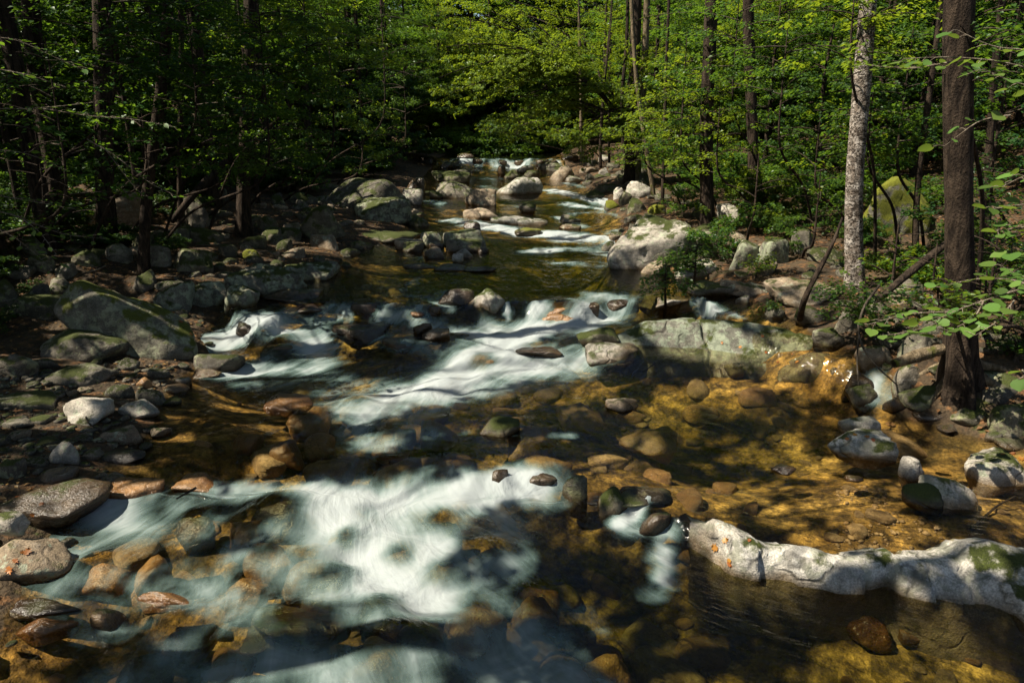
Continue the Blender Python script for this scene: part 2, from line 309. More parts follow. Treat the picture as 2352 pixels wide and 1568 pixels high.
def terrain_z(X, Y):
    X = np.asarray(X, float); Y = np.asarray(Y, float)
    w = water_z(X, Y, True); wj = .22 * n2(X, Y, .9, 3.) + .10 * n2(X, Y, 3.1, 8.)
    d = np.maximum(XL(Y) - X, X - XR(Y)) + wj            # >0 on the bank
    dep = .36 * (1 - np.exp(np.minimum(d, 0) / .55))
    for x, y, r, a in DEEP: dep = dep + a * np.exp(-((X - x) ** 2 + (Y - y) ** 2) / r ** 2) * (1 - np.exp(np.minimum(d, 0) / .3))
    for x, y, r, a in SHAL: dep = dep - a * np.exp(-((X - x) ** 2 + (Y - y) ** 2) / r ** 2)
    dep = np.where(d < 0, np.clip(dep, .05 * (1 - np.exp(d / .2)), None), 0)
    o = np.maximum(d, 0); left = X < XL(Y)
    rise = np.where(left, .10 * (1 - np.exp(-o / .3)) + .105 * o, .22 * (1 - np.exp(-o / .45)) + .10 * o)
    rise = rise + .28 * np.maximum(o - 9, 0) + .05 * np.maximum(o - 4, 0) + .30 * np.maximum(Y - 62, 0)
    bump = .07 * n2(X, Y, .8, 1.) + .035 * n2(X, Y, 3.0, 2.)
    return w - dep + rise + bump * np.where(d > 0, np.clip(o * 1.5, .25, 1.5), .55)
def hz(X, Y): return np.maximum(terrain_z(X, Y), np.where((X > XL(Y) - .5) & (X < XR(Y) + .5), water_z(X, Y), -9))
_tt = np.geomspace(2, 95, 420)
def ground_at(px, py, fn=None):
    d = ray(px, py); fn = fn or hz_; o = np.array([0, 0, CAM_Z]); tt = _tt
    for _ in range(2):
        P = o + d[None] * tt[:, None]; below = P[:, 2] < fn(P[:, 0], P[:, 1])
        i = int(np.argmax(below)) if below.any() else len(tt) - 1
        if _ == 0: tt = np.linspace(tt[max(i - 1, 0)], tt[i], 14)
    return P[i], tt[i]

def axis_y():
    y = [-3.0]
    while y[-1] < 110: y.append(y[-1] + max(.055, .011 * abs(y[-1])) + (.25 if y[-1] < 2.2 else 0))
    return np.array(y)
def axis_x():
    x = [0.0]
    while x[-1] < 70: x.append(x[-1] + (.062 if x[-1] < 6.0 else .062 + (x[-1] - 6.0) * .03))
    x = np.array(x); return np.r_[-x[:0:-1], x]
gx, gy = axis_x(), axis_y(); GX, GY = np.meshgrid(gx, gy); nx, ny = len(gx), len(gy)
TZ = terrain_z(GX, GY); HG = hz(GX, GY)
def _lerp(G):
    def f(X, Y):
        X = np.asarray(X, float); Y = np.asarray(Y, float)
        i = np.clip(np.searchsorted(gy, Y) - 1, 0, ny - 2); j = np.clip(np.searchsorted(gx, X) - 1, 0, nx - 2)
        v = np.clip((Y - gy[i]) / (gy[i + 1] - gy[i]), 0, 1); u = np.clip((X - gx[j]) / (gx[j + 1] - gx[j]), 0, 1)
        return (G[i, j] * (1 - u) + G[i, j + 1] * u) * (1 - v) + (G[i + 1, j] * (1 - u) + G[i + 1, j + 1] * u) * v
    return f
tz_, hz_ = _lerp(TZ), _lerp(HG)
def grid_quads(keep=None):
    i, j = np.meshgrid(np.arange(ny - 1), np.arange(nx - 1), indexing='ij')
    Q = np.stack([i * nx + j, i * nx + j + 1, (i + 1) * nx + j + 1, (i + 1) * nx + j], -1)
    return Q.reshape(-1, 4) if keep is None else Q[keep]
under = sstep(.02, -.06, TZ - water_z(GX, GY)).ravel()
me = mesh('ground', np.stack([GX, GY, TZ], -1).reshape(-1, 3), grid_quads(), [M['ground']], attrs={'under': under})
tag(link('ground', me), 'forest floor and amber stream bed under the boulders', 'ground', kind='structure')

# white water: strokes on the water plane (pixel line, width m, strength)
FOAM = [
    ([(478, 790), (540, 768), (640, 765), (715, 785), (745, 830)], .34, 1.0), ([(540, 850), (640, 845), (730, 850)], .35, .95), ([(560, 885), (650, 882)], .22, .7),
    ([(520, 700), (560, 695)], .15, .4), ([(585, 748), (640, 722), (720, 735), (740, 770)], .2, .5), ([(470, 780), (455, 810)], .12, .8),
    ([(740, 722), (800, 722)], .12, .7), ([(880, 724), (960, 737), (1040, 754), (1090, 760)], .18, .85), ([(760, 706), (800, 704)], .1, .7), ([(895, 708), (905, 700)], .1, .9), ([(960, 712), (965, 700)], .08, .9),
    ([(920, 668), (960, 640)], .1, .45), ([(930, 675), (1000, 690), (1040, 705)], .12, .55), ([(1000, 685), (1030, 668)], .1, .5),
    ([(1395, 692), (1372, 722), (1320, 748), (1230, 756), (1160, 775), (1090, 805), (1040, 850)], .45, 1.15), ([(1230, 718), (1335, 722)], .16, 1.1), ([(1165, 706), (1165, 735)], .07, 1.), ([(1130, 750), (1080, 790)], .3, .8),
    ([(1340, 812), (1260, 835), (1140, 852), (1010, 880), (910, 905), (850, 940)], .50, 1.05), ([(1080, 870), (960, 905)], .5, 1.05), ([(1290, 815), (1390, 800)], .14, .9), ([(860, 770), (920, 790), (980, 800), (1030, 830)], .2, .75),
    ([(830, 950), (840, 1010), (900, 1020)], .30, .62), ([(1000, 920), (960, 985), (920, 1000)], .35, .55), ([(1060, 990), (1110, 985)], .14, .45), ([(1270, 1005), (1310, 1000)], .1, .5), ([(1180, 1000), (1220, 998)], .1, .4), ([(830, 1050), (870, 1080)], .3, .3),
    ([(1330, 860), (1290, 880), (1200, 880)], .3, .5), ([(1380, 800), (1330, 815)], .18, .8), ([(1200, 800), (1100, 840), (1000, 870)], .4, 1.0), ([(1250, 860), (1150, 890), (1050, 910)], .3, .7), ([(760, 840), (800, 880), (760, 900)], .25, .5), ([(1130, 1170), (1160, 1240), (1150, 1330)], .25, .6), ([(1000, 1420), (1120, 1520), (1180, 1600)], .35, .8), ([(640, 1540), (820, 1590), (980, 1570)], .26, .7), ([(900, 1400), (1000, 1440), (1080, 1500)], .3, .8), ([(620, 1010), (650, 995)], .12, .4),
    ([(430, 1165), (490, 1140), (580, 1128), (660, 1138), (700, 1165)], .2, .85), ([(700, 1150), (850, 1146), (1000, 1160), (1100, 1130), (1225, 1112)], .28, 1.1), ([(640, 1130), (680, 1125)], .2, .5),
    ([(740, 1190), (800, 1265), (850, 1320), (900, 1355), (980, 1385)], .42, 1.1), ([(1000, 1170), (980, 1250), (950, 1330)], .40, .95), ([(900, 1180), (880, 1260)], .4, 1.05), ([(1100, 1150), (1080, 1190)], .2, .7),
    ([(600, 1190), (480, 1200), (400, 1225)], .16, .6), ([(540, 1270), (620, 1285), (700, 1300)], .24, .75), ([(650, 1300), (760, 1350)], .3, .8),
    ([(210, 1150), (270, 1185), (300, 1230), (220, 1270), (150, 1300)], .28, 1.0), ([(330, 1240), (260, 1300), (180, 1330)], .28, .85), ([(140, 1370), (220, 1400), (300, 1440)], .2, .55), ([(1080, 1250), (1120, 1350), (1180, 1430)], .3, .6), ([(1200, 1440), (1300, 1530), (1380, 1600)], .25, .6), ([(460, 1550), (560, 1560)], .25, .7), ([(860, 1290), (940, 1330), (1040, 1400)], .35, .9), ([(470, 1240), (400, 1300), (330, 1370), (260, 1430)], .2, .7), ([(560, 1330), (480, 1420), (400, 1500)], .2, .7), ([(340, 1155), (400, 1105)], .06, .6), ([(110, 1250), (200, 1235)], .15, .4), ([(160, 1320), (120, 1300)], .15, .4),
    ([(480, 1330), (520, 1370), (555, 1420), (560, 1470)], .22, .9), ([(400, 1370), (450, 1400)], .16, .6), ([(200, 1470), (240, 1390)], .07, .5), ([(420, 1440), (480, 1480)], .2, .4),
    ([(600, 1485), (690, 1540), (780, 1560), (900, 1545), (1020, 1490)], .28, .85), ([(960, 1400), (1100, 1450), (1200, 1530), (1300, 1600)], .32, .65), ([(350, 1500), (430, 1520)], .18, .8), ([(220, 1560), (350, 1545), (420, 1580)], .2, .45), ([(1050, 1420), (1150, 1500), (1150, 1600)], .3, .6), ([(560, 1580), (700, 1600)], .2, .6),
    ([(1478, 1142), (1455, 1185), (1425, 1212)], .11, 1.15), ([(1425, 1215), (1470, 1225)], .12, .8), ([(1528, 1232), (1530, 1280), (1525, 1330)], .12, 1.4), ([(1500, 1290), (1560, 1290)], .14, .8), ([(1530, 1330), (1500, 1360)], .14, .45),
    ([(1345, 1400), (1385, 1455)], .08, .5), ([(1280, 1380), (1420, 1490)], .06, .4),
    ([(2022, 858), (2006, 885), (2008, 908)], .10, .95), ([(1995, 915), (2050, 915)], .12, .7), ([(1985, 930), (2040, 928)], .12, .4),
    ([(1605, 690), (1650, 708), (1700, 728)], .13, .95), ([(1500, 742), (1560, 735)], .14, .6),
    ([(1432, 545), (1350, 548), (1290, 542), (1200, 532), (1130, 522), (1040, 506)], .42, 1.35), ([(1220, 578), (1330, 572), (1400, 582)], .36, .95), ([(1260, 602), (1380, 612)], .25, .5), ([(1400, 560), (1425, 580)], .3, .9), ([(1290, 500), (1330, 520)], .3, .8), ([(1390, 603), (1430, 607)], .25, .5), ([(1380, 545), (1420, 530)], .3, .6),
    ([(1300, 495), (1370, 485), (1440, 492)], .3, .55), ([(1260, 437), (1320, 450), (1390, 466)], .45, 1.3), ([(1300, 470), (1400, 480)], .3, 1.0), ([(1340, 430), (1300, 420)], .3, .8), ([(1150, 470), (1260, 480)], .3, .3),
    ([(1050, 368), (1130, 374)], .4, 1.0), ([(1160, 374), (1210, 377)], .4, 1.1), ([(1240, 374), (1275, 373)], .35, .9), ([(1080, 405), (1140, 412)], .5, .6), ([(980, 462), (1010, 468)], .2, .7), ([(1000, 590), (960, 593)], .12, .7), ([(1090, 380), (1210, 384)], .4, .7),
    ([(1110, 428), (1150, 436)], .3, .4), ([(960, 345), (990, 352)], .4, .5)]
WZ = water_z(GX, GY); FO = np.zeros_like(WZ)
px_, py_ = GX.ravel(), GY.ravel(); FOf = FO.ravel()
for pts, w, s in FOAM:
    P = np.array([ground_at(x, min(y, 1640))[0][:2] if y < 1640 else at_z(x, y, 0)[:2] for x, y in pts])
    lo, hi = P.min(0) - 2.2 * w, P.max(0) + 2.2 * w
    I = np.where((px_ > lo[0]) & (px_ < hi[0]) & (py_ > lo[1]) & (py_ < hi[1]))[0]; q = np.stack([px_[I], py_[I]], 1); dm = np.full(len(I), 9.)
    for a, b in zip(P[:-1], P[1:]):
        ab = b - a; tt = np.clip(((q - a) @ ab) / (ab @ ab + 1e-9), 0, 1); dm = np.minimum(dm, np.linalg.norm(q - a - tt[:, None] * ab, axis=1))
    FOf[I] = np.maximum(FOf[I], s * np.exp(-(dm / w) ** 2))
# flow coordinates: across / along the main thread of water
ctr = np.array([ground_at(x, y)[0][:2] for x, y in [(1250, 1560), (1050, 1450), (900, 1330), (870, 1150), (880, 1020), (920, 930), (1060, 850), (1220, 770), (1370, 710), (1330, 640), (1330, 560), (1300, 500), (1320, 450), (1200, 410), (1150, 380)]])
ctr = ctr[np.argsort(ctr[:, 1])]; yy = np.linspace(0, 60, 600); cx = np.interp(yy, ctr[:, 1], ctr[:, 0])
for _ in range(60): cx[1:-1] = (cx[:-2] + 2 * cx[1:-1] + cx[2:]) / 4
CX = np.interp(GY, yy, cx); spread = 1 / (1 + .55 * np.clip(5.4 - GY, 0, 3) + .25 * np.clip(8.2 - GY, 0, 2.0) * (GY > 5.4))
U = (GX - CX) * spread + .25 * n2(GX, GY, .8, 9.) ; flow = np.stack([U, GY + .2 * n2(GX, GY, 1.1, 4.), np.zeros_like(U)], -1).reshape(-1, 3)
FO = FO * np.clip(1.04 + .85 * n2(U * 1.3, GY * .9, 1.0, 15., 3) + .45 * n2(GX, GY, 2.2, 16., 3), .22, 1.3)
WZ = WZ + FO * (.10 * n2(U * 2.0, GY * 1.5, 1.0, 5.) + .045 * n2(GX, GY, 3.2, 6.)) + .012 * n2(U * 2.5, GY, 1.5, 2.)
RB = [(650, 1180, .24, .13, 'wet'), (560, 1215, .15, .07, 'amber'), (455, 1195, .16, .06, 'wet'), (350, 1300, .15, .07, 'amber'), (235, 1300, .18, .07, 'amber'), (625, 1270, .18, .07, 'amber'),
      (665, 1440, .26, .13, 'wet'), (880, 1500, .24, .12, 'amber'), (1225, 1375, .18, .05, 'amber'), (1390, 1510, .18, .05, 'amber'), (420, 1440, .16, .07, 'wet'), (520, 1490, .15, .06, 'amber'), (330, 1510, .16, .06, 'wet'), (1010, 1310, .2, .05, 'bed'), (1090, 1400, .2, .05, 'amber'), (760, 1060, .2, .05, 'bed'), (905, 1070, .22, .06, 'bed'), (1040, 1050, .2, .05, 'amber'),
      (700, 950, .24, .06, 'amber'), (820, 925, .22, .05, 'bed'), (1000, 970, .22, .05, 'bed'), (900, 1000, .2, .05, 'amber'), (650, 1010, .18, .05, 'amber'), (560, 1000, .16, .04, 'amber'), (470, 1010, .15, .03, 'amber'), (1290, 716, .34, .07, 'amber'), (1110, 830, .26, .06, 'bed'), (640, 790, .3, .07, 'wet'), (1330, 930, .25, .03, 'bed'), (1230, 985, .25, .04, 'bed'), (1500, 990, .3, .03, 'bed'), (1250, 1045, .25, .04, 'bed'), (560, 1330, .14, .06, 'amber'), (760, 1330, .2, .07, 'wet'), (800, 1240, .16, .06, 'wet'), (920, 1270, .2, .07, 'amber'), (1010, 1200, .16, .05, 'wet'), (700, 1290, .16, .06, 'amber'), (880, 1390, .18, .06, 'wet'), (1130, 1260, .18, .05, 'amber'), (960, 1450, .2, .07, 'wet')]
RBW = []
for x, y, r, a, m in RB:                              # stones just under the surface: the water rides over them and breaks behind
    p = ground_at(x, y)[0]; d2 = ((GX - p[0]) ** 2 + (GY - p[1]) ** 2) / r ** 2; WZ = WZ + a * np.exp(-d2 * .8)
    FO = FO * (1 - .75 * np.exp(-((GX - p[0]) ** 2 + (GY - p[1] + .02) ** 2) / (r * .8) ** 2)); wake = np.exp(-((GX - p[0]) / (r * .75)) ** 2 - ((GY - p[1] + r * 1.5) / (r * .9)) ** 2); FO = np.maximum(FO, wake * np.minimum(FO + .25, .8) * (a > .045)); RBW.append((p, r, a, m))
okv = (WZ > TZ - .10) & (GX > XL(GY) - 1.6) & (GX < XR(GY) + 1.6) & (GY > 1.5) & (GY < 62)
kf = okv[:-1, :-1] | okv[1:, :-1] | okv[:-1, 1:] | okv[1:, 1:]
Q = grid_quads(kf); used, inv = np.unique(Q, return_inverse=True); Q = inv.reshape(-1, 4)
V = np.stack([GX, GY, WZ], -1).reshape(-1, 3)[used]
me = mesh('water', V, Q, [M['water']], attrs={'foam': FO.ravel()[used], 'depth': np.clip(WZ - TZ, 0, 3).ravel()[used], 'flow': flow[used]})
tag(link('water', me), 'clear amber stream water breaking into white rapids', 'water', kind='structure')

# ------------------------------------------------------------------ rocks
_ico = {}
def ico(sub):
    if sub not in _ico:
        bm = bmesh.new(); bmesh.ops.create_icosphere(bm, subdivisions=sub, radius=1.0); bm.verts.ensure_lookup_table()
        _ico[sub] = (np.array([v.co[:] for v in bm.verts]), np.array([[v.index for v in f.verts] for f in bm.faces])); bm.free()
    return _ico[sub]
def rock_shape(seed, sub=4, planes=16, p=9.0, lo=.72):
    """a rounded polytope of radius ~1"""
    g = np.random.default_rng(seed); V, T = ico(sub)
    N = g.normal(size=(planes, 3)); N /= np.linalg.norm(N, axis=1)[:, None]; D = g.uniform(lo, 1.0, planes)
    N = np.concatenate([N, np.eye(3), -np.eye(3)]); D = np.concatenate([D, np.full(6, 1.0)])
    r = (np.maximum(V @ N.T, 0) / D).__pow__(p).sum(1) ** (-1 / p)
    return V * r[:, None], T
def rock_mesh(seed, half, mat, sub=4, angular=.5, rough=1.0, rot=None, planes=None):
    V, T = rock_shape(seed, sub, planes or int(9 + 7 * angular), 6 + 18 * angular, .78 - .22 * angular)
    half = np.asarray(half, float); s = float(half.mean()); P = V * half
    nrm = V / (np.linalg.norm(V, axis=1)[:, None]); q = P / max(s, 1e-3) * 1.1 + seed * 7.7
    rd = 1 - np.abs(fbm(q * 1.6 + 40, 3)); d = .10 * fbm(q * .9, 3) + .05 * fbm(q * 2.6, 3) + (.020 * fbm(q * 8, 2) if sub > 3 else 0) - .05 * np.maximum(rd - .88, 0) * 8 * angular
    axs = np.random.default_rng(seed + 5).normal(size=3) * [.5, .5, 1.2]; axs /= np.linalg.norm(axs); lay = (q @ axs) * 2.6 + .8 * fbm(q * .8 + 9, 2); d = d + (.045 * angular * (np.abs((lay % 1.0) - .5) * 2 - .5) * sstep(-.2, .3, fbm(q * .7 + 21, 2)) if sub > 3 else 0)
    P = P + nrm * (d * s * rough)[:, None]
    if rot is not None: P = P @ np.array(rot.to_3x3() if hasattr(rot, 'to_3x3') else rot).T
    return P, T
LITROCK = []
ROCKS = []                                   # (x, y, radius) of placed rocks
def put_rock(box, mat, label=None, name=None, seed=None, deep=.8, roll=0, yaw=0, pitch=0, angular=.5, group=None, sink=.85, sub=None, z0=None, rough=1.0, tall=1.0, parent=None, cat=None, lit=0, dims=None):
    angular = min(angular + .22, 1.0)
    x0, x1, yt, yb = box; seed = seed if seed is not None else int(x0 * 7 + yt * 13 + x1)
    if z0 is None: P, t = ground_at((x0 + x1) / 2, min(yb, 1600))
    else:
        P = at_z((x0 + x1) / 2, yb, z0); t = float((P - [0, 0, CAM_Z]) @ np.array([0, cp, -sp]))
    w = (x1 - x0) / F * t; hm = (yb - yt) / F * t; dl = math.atan2(CAM_Z - P[2], P[1]); 
    B = min(w * deep, hm / max(math.sin(dl), .05) * .85); B = max(B, w * .35)
    H = max((hm - .62 * B * math.sin(dl)) / math.cos(dl), .22 * hm) * tall
    half = np.array([w / 2 / .96, B / 2, (H * (1 + sink)) / 2])
    c = np.array([P[0], P[1] + B * .42, P[2] + H - half[2] * .97])
    if dims: half = np.array(dims) / 2; c = np.array([P[0], P[1] + half[1] * .5, P[2] + half[2] * .62])
    rot = Matrix.Rotation(R(yaw), 3, 'Z') @ Matrix.Rotation(R(roll), 3, 'Y') @ Matrix.Rotation(R(pitch), 3, 'X')
    if roll:
        ca, sa = abs(math.cos(R(roll))), abs(math.sin(R(roll)))
    sub = sub or (5 if w > .9 and t < 16 else 4 if w > .30 and t < 30 else 3)
    Vv, T = rock_mesh(seed, half, mat, sub, angular, rough, rot)
    wl = water_z(Vv[:, 0] + c[0], Vv[:, 1] + c[1]); inw = (Vv[:, 0] + c[0] > XL(Vv[:, 1] + c[1]) - .5) & (Vv[:, 0] + c[0] < XR(Vv[:, 1] + c[1]) + .5)
    wet = sstep(.10, .02, Vv[:, 2] + c[2] - wl + .05 * fbm(Vv * 6 + seed, 2)) * inw
    name = name or ('boulder' if w > .85 else 'rock' if w > .3 else 'stone')
    me = mesh(name, Vv, T, [M[mat]], attrs={'wet': wet}); o = link(name, me, parent, c if parent is None else c - np.array(parent.location))
    if label: tag(o, label, cat or ('boulder' if w > .85 else 'rock' if w > .3 else 'stone'), group)
    ROCKS.append((c[0], c[1], max(half[0], half[1])))
    if lit: LITROCK.append((c + [0, -half[1] * .2, half[2] * .9], max(half[0], half[1]) * lit))
    return o
def pr(x0, x1, yt, yb, mat, label, **k): return put_rock((x0, x1, yt, yb), mat, label, **k)

# --- near bank with the leaning slab
pr(118, 490, 640, 800, 'slab', 'long mossy grey slab boulder leaning down into the white water pool', roll=27, yaw=-8, angular=.35, seed=18, dims=(1.98, 1.0, .80), lit=.75)
pr(3, 148, 654, 728, 'mossy', 'blocky moss-capped boulder behind the leaning slab', roll=8, angular=.7)
pr(54, 268, 739, 822, 'grey', 'low rounded dark boulder beneath the leaning slab', angular=.25)
pr(107, 233, 832, 884, 'grey', 'humped grey rock on the sandy beach below the leaning slab', angular=.6)
pr(100, 243, 902, 972, 'pale', 'flat pale banded rock at the shallow edge of the beach', angular=.7)
pr(247, 351, 913, 962, 'pale', 'pale rectangular stone half out of the shallows by the beach', angular=.8)
pr(437, 549, 806, 853, 'grey', 'smooth grey rock at the foot of the leaning slab', angular=.4)
pr(408, 499, 642, 700, 'lichen', 'round lichen-spotted rock above the leaning slab', angular=.4)
pr(355, 430, 646, 714, 'lichen', 'pale lichen rock wedged behind the leaning slab', angular=.6)
pr(294, 359, 618, 670, 'grey', 'tilted grey rock at the top of the leaning slab', angular=.7, roll=20)
pr(370, 478, 564, 626, 'mossy', 'cleft boulder with a yellow moss streak below the dark trunk', angular=.6, lit=.8)
pr(336, 384, 560, 612, 'grey', 'dark rounded rock against the black slender trunk', angular=.3)
pr(172, 298, 430, 522, 'tan', 'tall pinkish sunlit boulder behind the left dark trunk'.replace('left ', ''), angular=.7, roll=14, tall=1.1, lit=.8)
pr(686, 790, 470, 550, 'mossy', 'large round mossy boulder on the cobble bank', angular=.2)
pr(627, 686, 510, 553, 'mossy', 'green mossy rock leaning on the round boulder', angular=.3)
pr(652, 702, 508, 536, 'tan', 'tan sunlit rock beside the round mossy boulder', angular=.6)
pr(708, 774, 540, 570, 'tan', 'smooth olive cobble in front of the round mossy boulder', angular=.2)
pr(591, 640, 521, 553, 'mossy', 'yellow-green rock beside the flared tree foot', angular=.3)
pr(540, 613, 541, 570, 'mossy', 'low mossy rock below the flared tree foot', angular=.3)
pr(618, 655, 448, 476, 'mossy', 'small green rock uphill of the round mossy boulder', angular=.5)
pr(665, 720, 442, 470, 'mossy', 'flat mossy rock uphill of the round mossy boulder', angular=.5)
pr(-30, 72, 796, 868, 'grey', 'sloping grey slab behind the humped beach rock', roll=22, angular=.6)
pr(90, 162, 640, 678, 'grey', 'dark rock behind the blocky moss-capped boulder', angular=.4)
pr(162, 213, 690, 732, 'grey', 'dim rounded rock under the flank of the leaning slab', angular=.4)
pr(556, 594, 571, 598, 'green', 'bright moss-covered stone on the cobble bank', angular=.4)
pr(-40, 104, 894, 945, 'grey', 'flat grey stone sheet on the dark beach gravel', angular=.5)
pr(466, 520, 420, 460, 'grey', 'dark bank boulder uphill of the fallen log', angular=.4)
pr(415, 480, 450, 520, 'grey', 'upright dark boulder under the fallen log', angular=.5)
pr(574, 635, 492, 528, 'mossy', 'flat dark boulder behind the flared tree foot', angular=.4)
pr(357, 424, 877, 900, 'tan', 'wet tan stone in the beach shallows', angular=.4)
pr(391, 437, 863, 887, 'pale', 'rounded pale stone stacked on the wet tan stone', angular=.4)
pr(308, 342, 864, 890, 'amber', 'amber round stone at the beach edge', angular=.2)
pr(434, 505, 846, 867, 'tan', 'flat tan stone below the smooth grey rock', angular=.4)
for b in [(0, 72, 600, 645), (58, 122, 583, 622), (228, 292, 558, 602), (158, 222, 572, 612), (20, 92, 543, 582), (108, 172, 600, 640), (-40, 36, 642, 705), (60, 110, 650, 690), (150, 200, 530, 560), (290, 340, 535, 570), (440, 500, 520, 556), (380, 430, 520, 552), (500, 545, 560, 590)]:
    pr(*b, 'mossy' if b[0] % 3 else 'grey', 'dim rock half buried in the shaded slope uphill of the leaning slab', angular=.5, group='half buried rocks uphill of the leaning slab', name='rock', cat='rock')
# --- ledge on the bank above the leaning slab
led = empty('rock_ledge', ground_at(600, 680)[0]); tag(led, 'low pale mossy rock ledge running into the dark pool', 'rock ledge')
for b, s in (((436, 560, 628, 700), 1), ((520, 680, 602, 680), 2), ((630, 782, 590, 645), 3), ((500, 600, 640, 705), 4)):
    put_rock(b, 'lichen', None, 'slab', seed=300 + s, parent=led, angular=.8, roll=6, deep=.7, rough=1.4)
# --- beach and bottom corner
pr(-60, 186, 1115, 1220, 'wet', 'broad dark flat-topped boulder beside the rapids', angular=.5, deep=1.0)
pr(-20, 53, 1176, 1224, 'pale', 'small pale rounded rock on the dark flat boulder', angular=.2, z0=.3)
pr(-90, 122, 1220, 1340, 'tan', 'sunlit buff flat-topped boulder at the edge of the rapids', angular=.8, deep=1.1, lit=.8)
pr(110, 180, 1007, 1067, 'pale', 'pale angular rock standing on the dark gravel', angular=.9, tall=1.1)
pr(223, 330, 1032, 1063, 'wet', 'low wet brown rock at the water edge of the gravel', angular=.2)
pr(235, 316, 974, 1019, 'tan', 'rounded brown rock below the pale rectangular stone', angular=.3)
pr(80, 158, 1070, 1108, 'wet', 'smooth brown cobble above the dark flat boulder', angular=.2)
pr(120, 186, 1093, 1119, 'wet', 'low brown cobble touching the dark flat boulder', angular=.2)
pr(-20, 46, 1053, 1101, 'grey', 'rounded grey cobble on the gravel above the dark flat boulder', angular=.2)
pr(-10, 68, 958, 983, 'grey', 'flat grey cobble below the stone sheet', angular=.2)
pr(44, 100, 951, 973, 'grey', 'thin grey cobble beside the flat banded rock', angular=.2)
pr(180, 235, 1025, 1055, 'grey', 'dull grey stone beside the pale angular rock', angular=.4)
pr(234, 354, 1106, 1152, 'amber', 'wet brown boulder awash at the head of the lower rapids', angular=.3)
pr(382, 490, 1086, 1134, 'amber', 'wet amber rock with a twig at the lip of the lower fall', angular=.5)
pr(290, 436, 1350, 1392, 'amber', 'rough amber rock breaking the lower rapids', angular=.9, sink=1.4, tall=.75)
pr(-40, 186, 1360, 1418, 'wet', 'flat black wet boulder below the sunlit buff boulder', angular=.9, sink=1.4, tall=.75)
pr(14, 150, 1410, 1465, 'amber', 'reddish wet rock below the flat black boulder', angular=.9, sink=1.4, tall=.75)
pr(190, 268, 1375, 1450, 'wet', 'dark rock under a thin veil of falling water', angular=.9, sink=1.4, tall=.75)
pr(555, 780, 1385, 1490, 'wet', 'large dark brown boulder parting the lower rapids', angular=.5, sink=1.5, tall=.55)
pr(785, 950, 1470, 1556, 'amber', 'round amber boulder washed by the lower rapids', angular=.4, sink=1.5, tall=.6)
# --- weir between the two pools
pr(1285, 1352, 1088, 1152, 'mossy', 'mossy pale-topped weir stone beside the fall', angular=.7)
pr(1366, 1452, 1112, 1184, 'mossy', 'domed mossy weir stone between two small falls', angular=.3)
pr(1420, 1544, 1108, 1168, 'mossy', 'wide moss-backed weir rock at the pool outlet', angular=.6, tall=.8)
pr(1466, 1544, 1170, 1232, 'wet', 'dark wet rock under the pool outlet', angular=.6)
pr(1212, 1292, 1080, 1120, 'wet', 'flat black wet weir rock at the end of the fall', angular=.7)
pr(1118, 1168, 1078, 1124, 'wet', 'small black weir rock behind the fall', angular=.7)
pr(1100, 1192, 962, 1004, 'mossy', 'mossy rock parting the water between the two falls', angular=.6)
pr(1395, 1470, 905, 945, 'tan', 'brown rock breaking the surface of the golden pool', angular=.5, tall=.7)
pr(585, 710, 905, 950, 'amber', 'orange rounded rock awash below the white pool', angular=.2, tall=.7)
pr(1775, 1834, 1064, 1090, 'wet', 'dark flat stone poking from the shallow sandy pool', angular=.7)
pr(1946, 1993, 1088, 1108, 'wet', 'small dark angular stone in the shallow sandy pool', angular=.9)
# --- mid weir rocks
pr(1070, 1166, 660, 714, 'pale', 'sunlit ridged rock at the crest of the middle fall', angular=.9, lit=.8)
pr(1000, 1086, 660, 698, 'wet', 'low wet brown rock beside the sunlit ridged rock', angular=.6)
pr(752, 900, 738, 784, 'wet', 'wide wet black rock below the middle fall', angular=.7)
pr(868, 980, 776, 808, 'wet', 'glossy dark rock splitting the foam below the middle fall', angular=.7)
pr(968, 1034, 755, 784, 'wet', 'small glossy rock with a trickle over it', angular=.5)
pr(946, 993, 738, 768, 'wet', 'black pointed rock among the foam', angular=.7)
pr(940, 972, 714, 728, 'amber', 'small reddish stone at the crest of the foam', angular=.2)
pr(1322, 1428, 748, 796, 'mossy', 'dark moss-speckled rock beside the central jet', angular=.5)
pr(1180, 1300, 793, 818, 'wet', 'low wet rock with a comb of falling water', angular=.4)
pr(1200, 1345, 688, 722, 'amber', 'broad brown rock under the comb-like middle fall', angular=.2, sink=1.0, tall=.8)
pr(1455, 1600, 663, 716, 'pale', 'white fractured rock beside the side channel', angular=.9, lit=.8)
pr(1396, 1470, 678, 712, 'wet', 'dark wet foot of rock at the crest of the jet', angular=.6)
pr(590, 720, 655, 690, 'wet', 'dark low rock at the lip above the white pool', angular=.5)
pr(640, 742, 690, 722, 'wet', 'broad wet rock at the lip between the white pool and the foam', angular=.7)
pr(805, 885, 692, 724, 'wet', 'black wet rock in the lip of the middle fall', angular=.7)
pr(975, 1015, 698, 726, 'wet', 'small brown rock in the lip of the middle fall', angular=.7)
pr(1340, 1385, 688, 714, 'wet', 'wet rock at the edge of the comb-like fall', angular=.7)
pr(520, 600, 735, 765, 'wet', 'dark rock under the spill into the white pool', angular=.6)
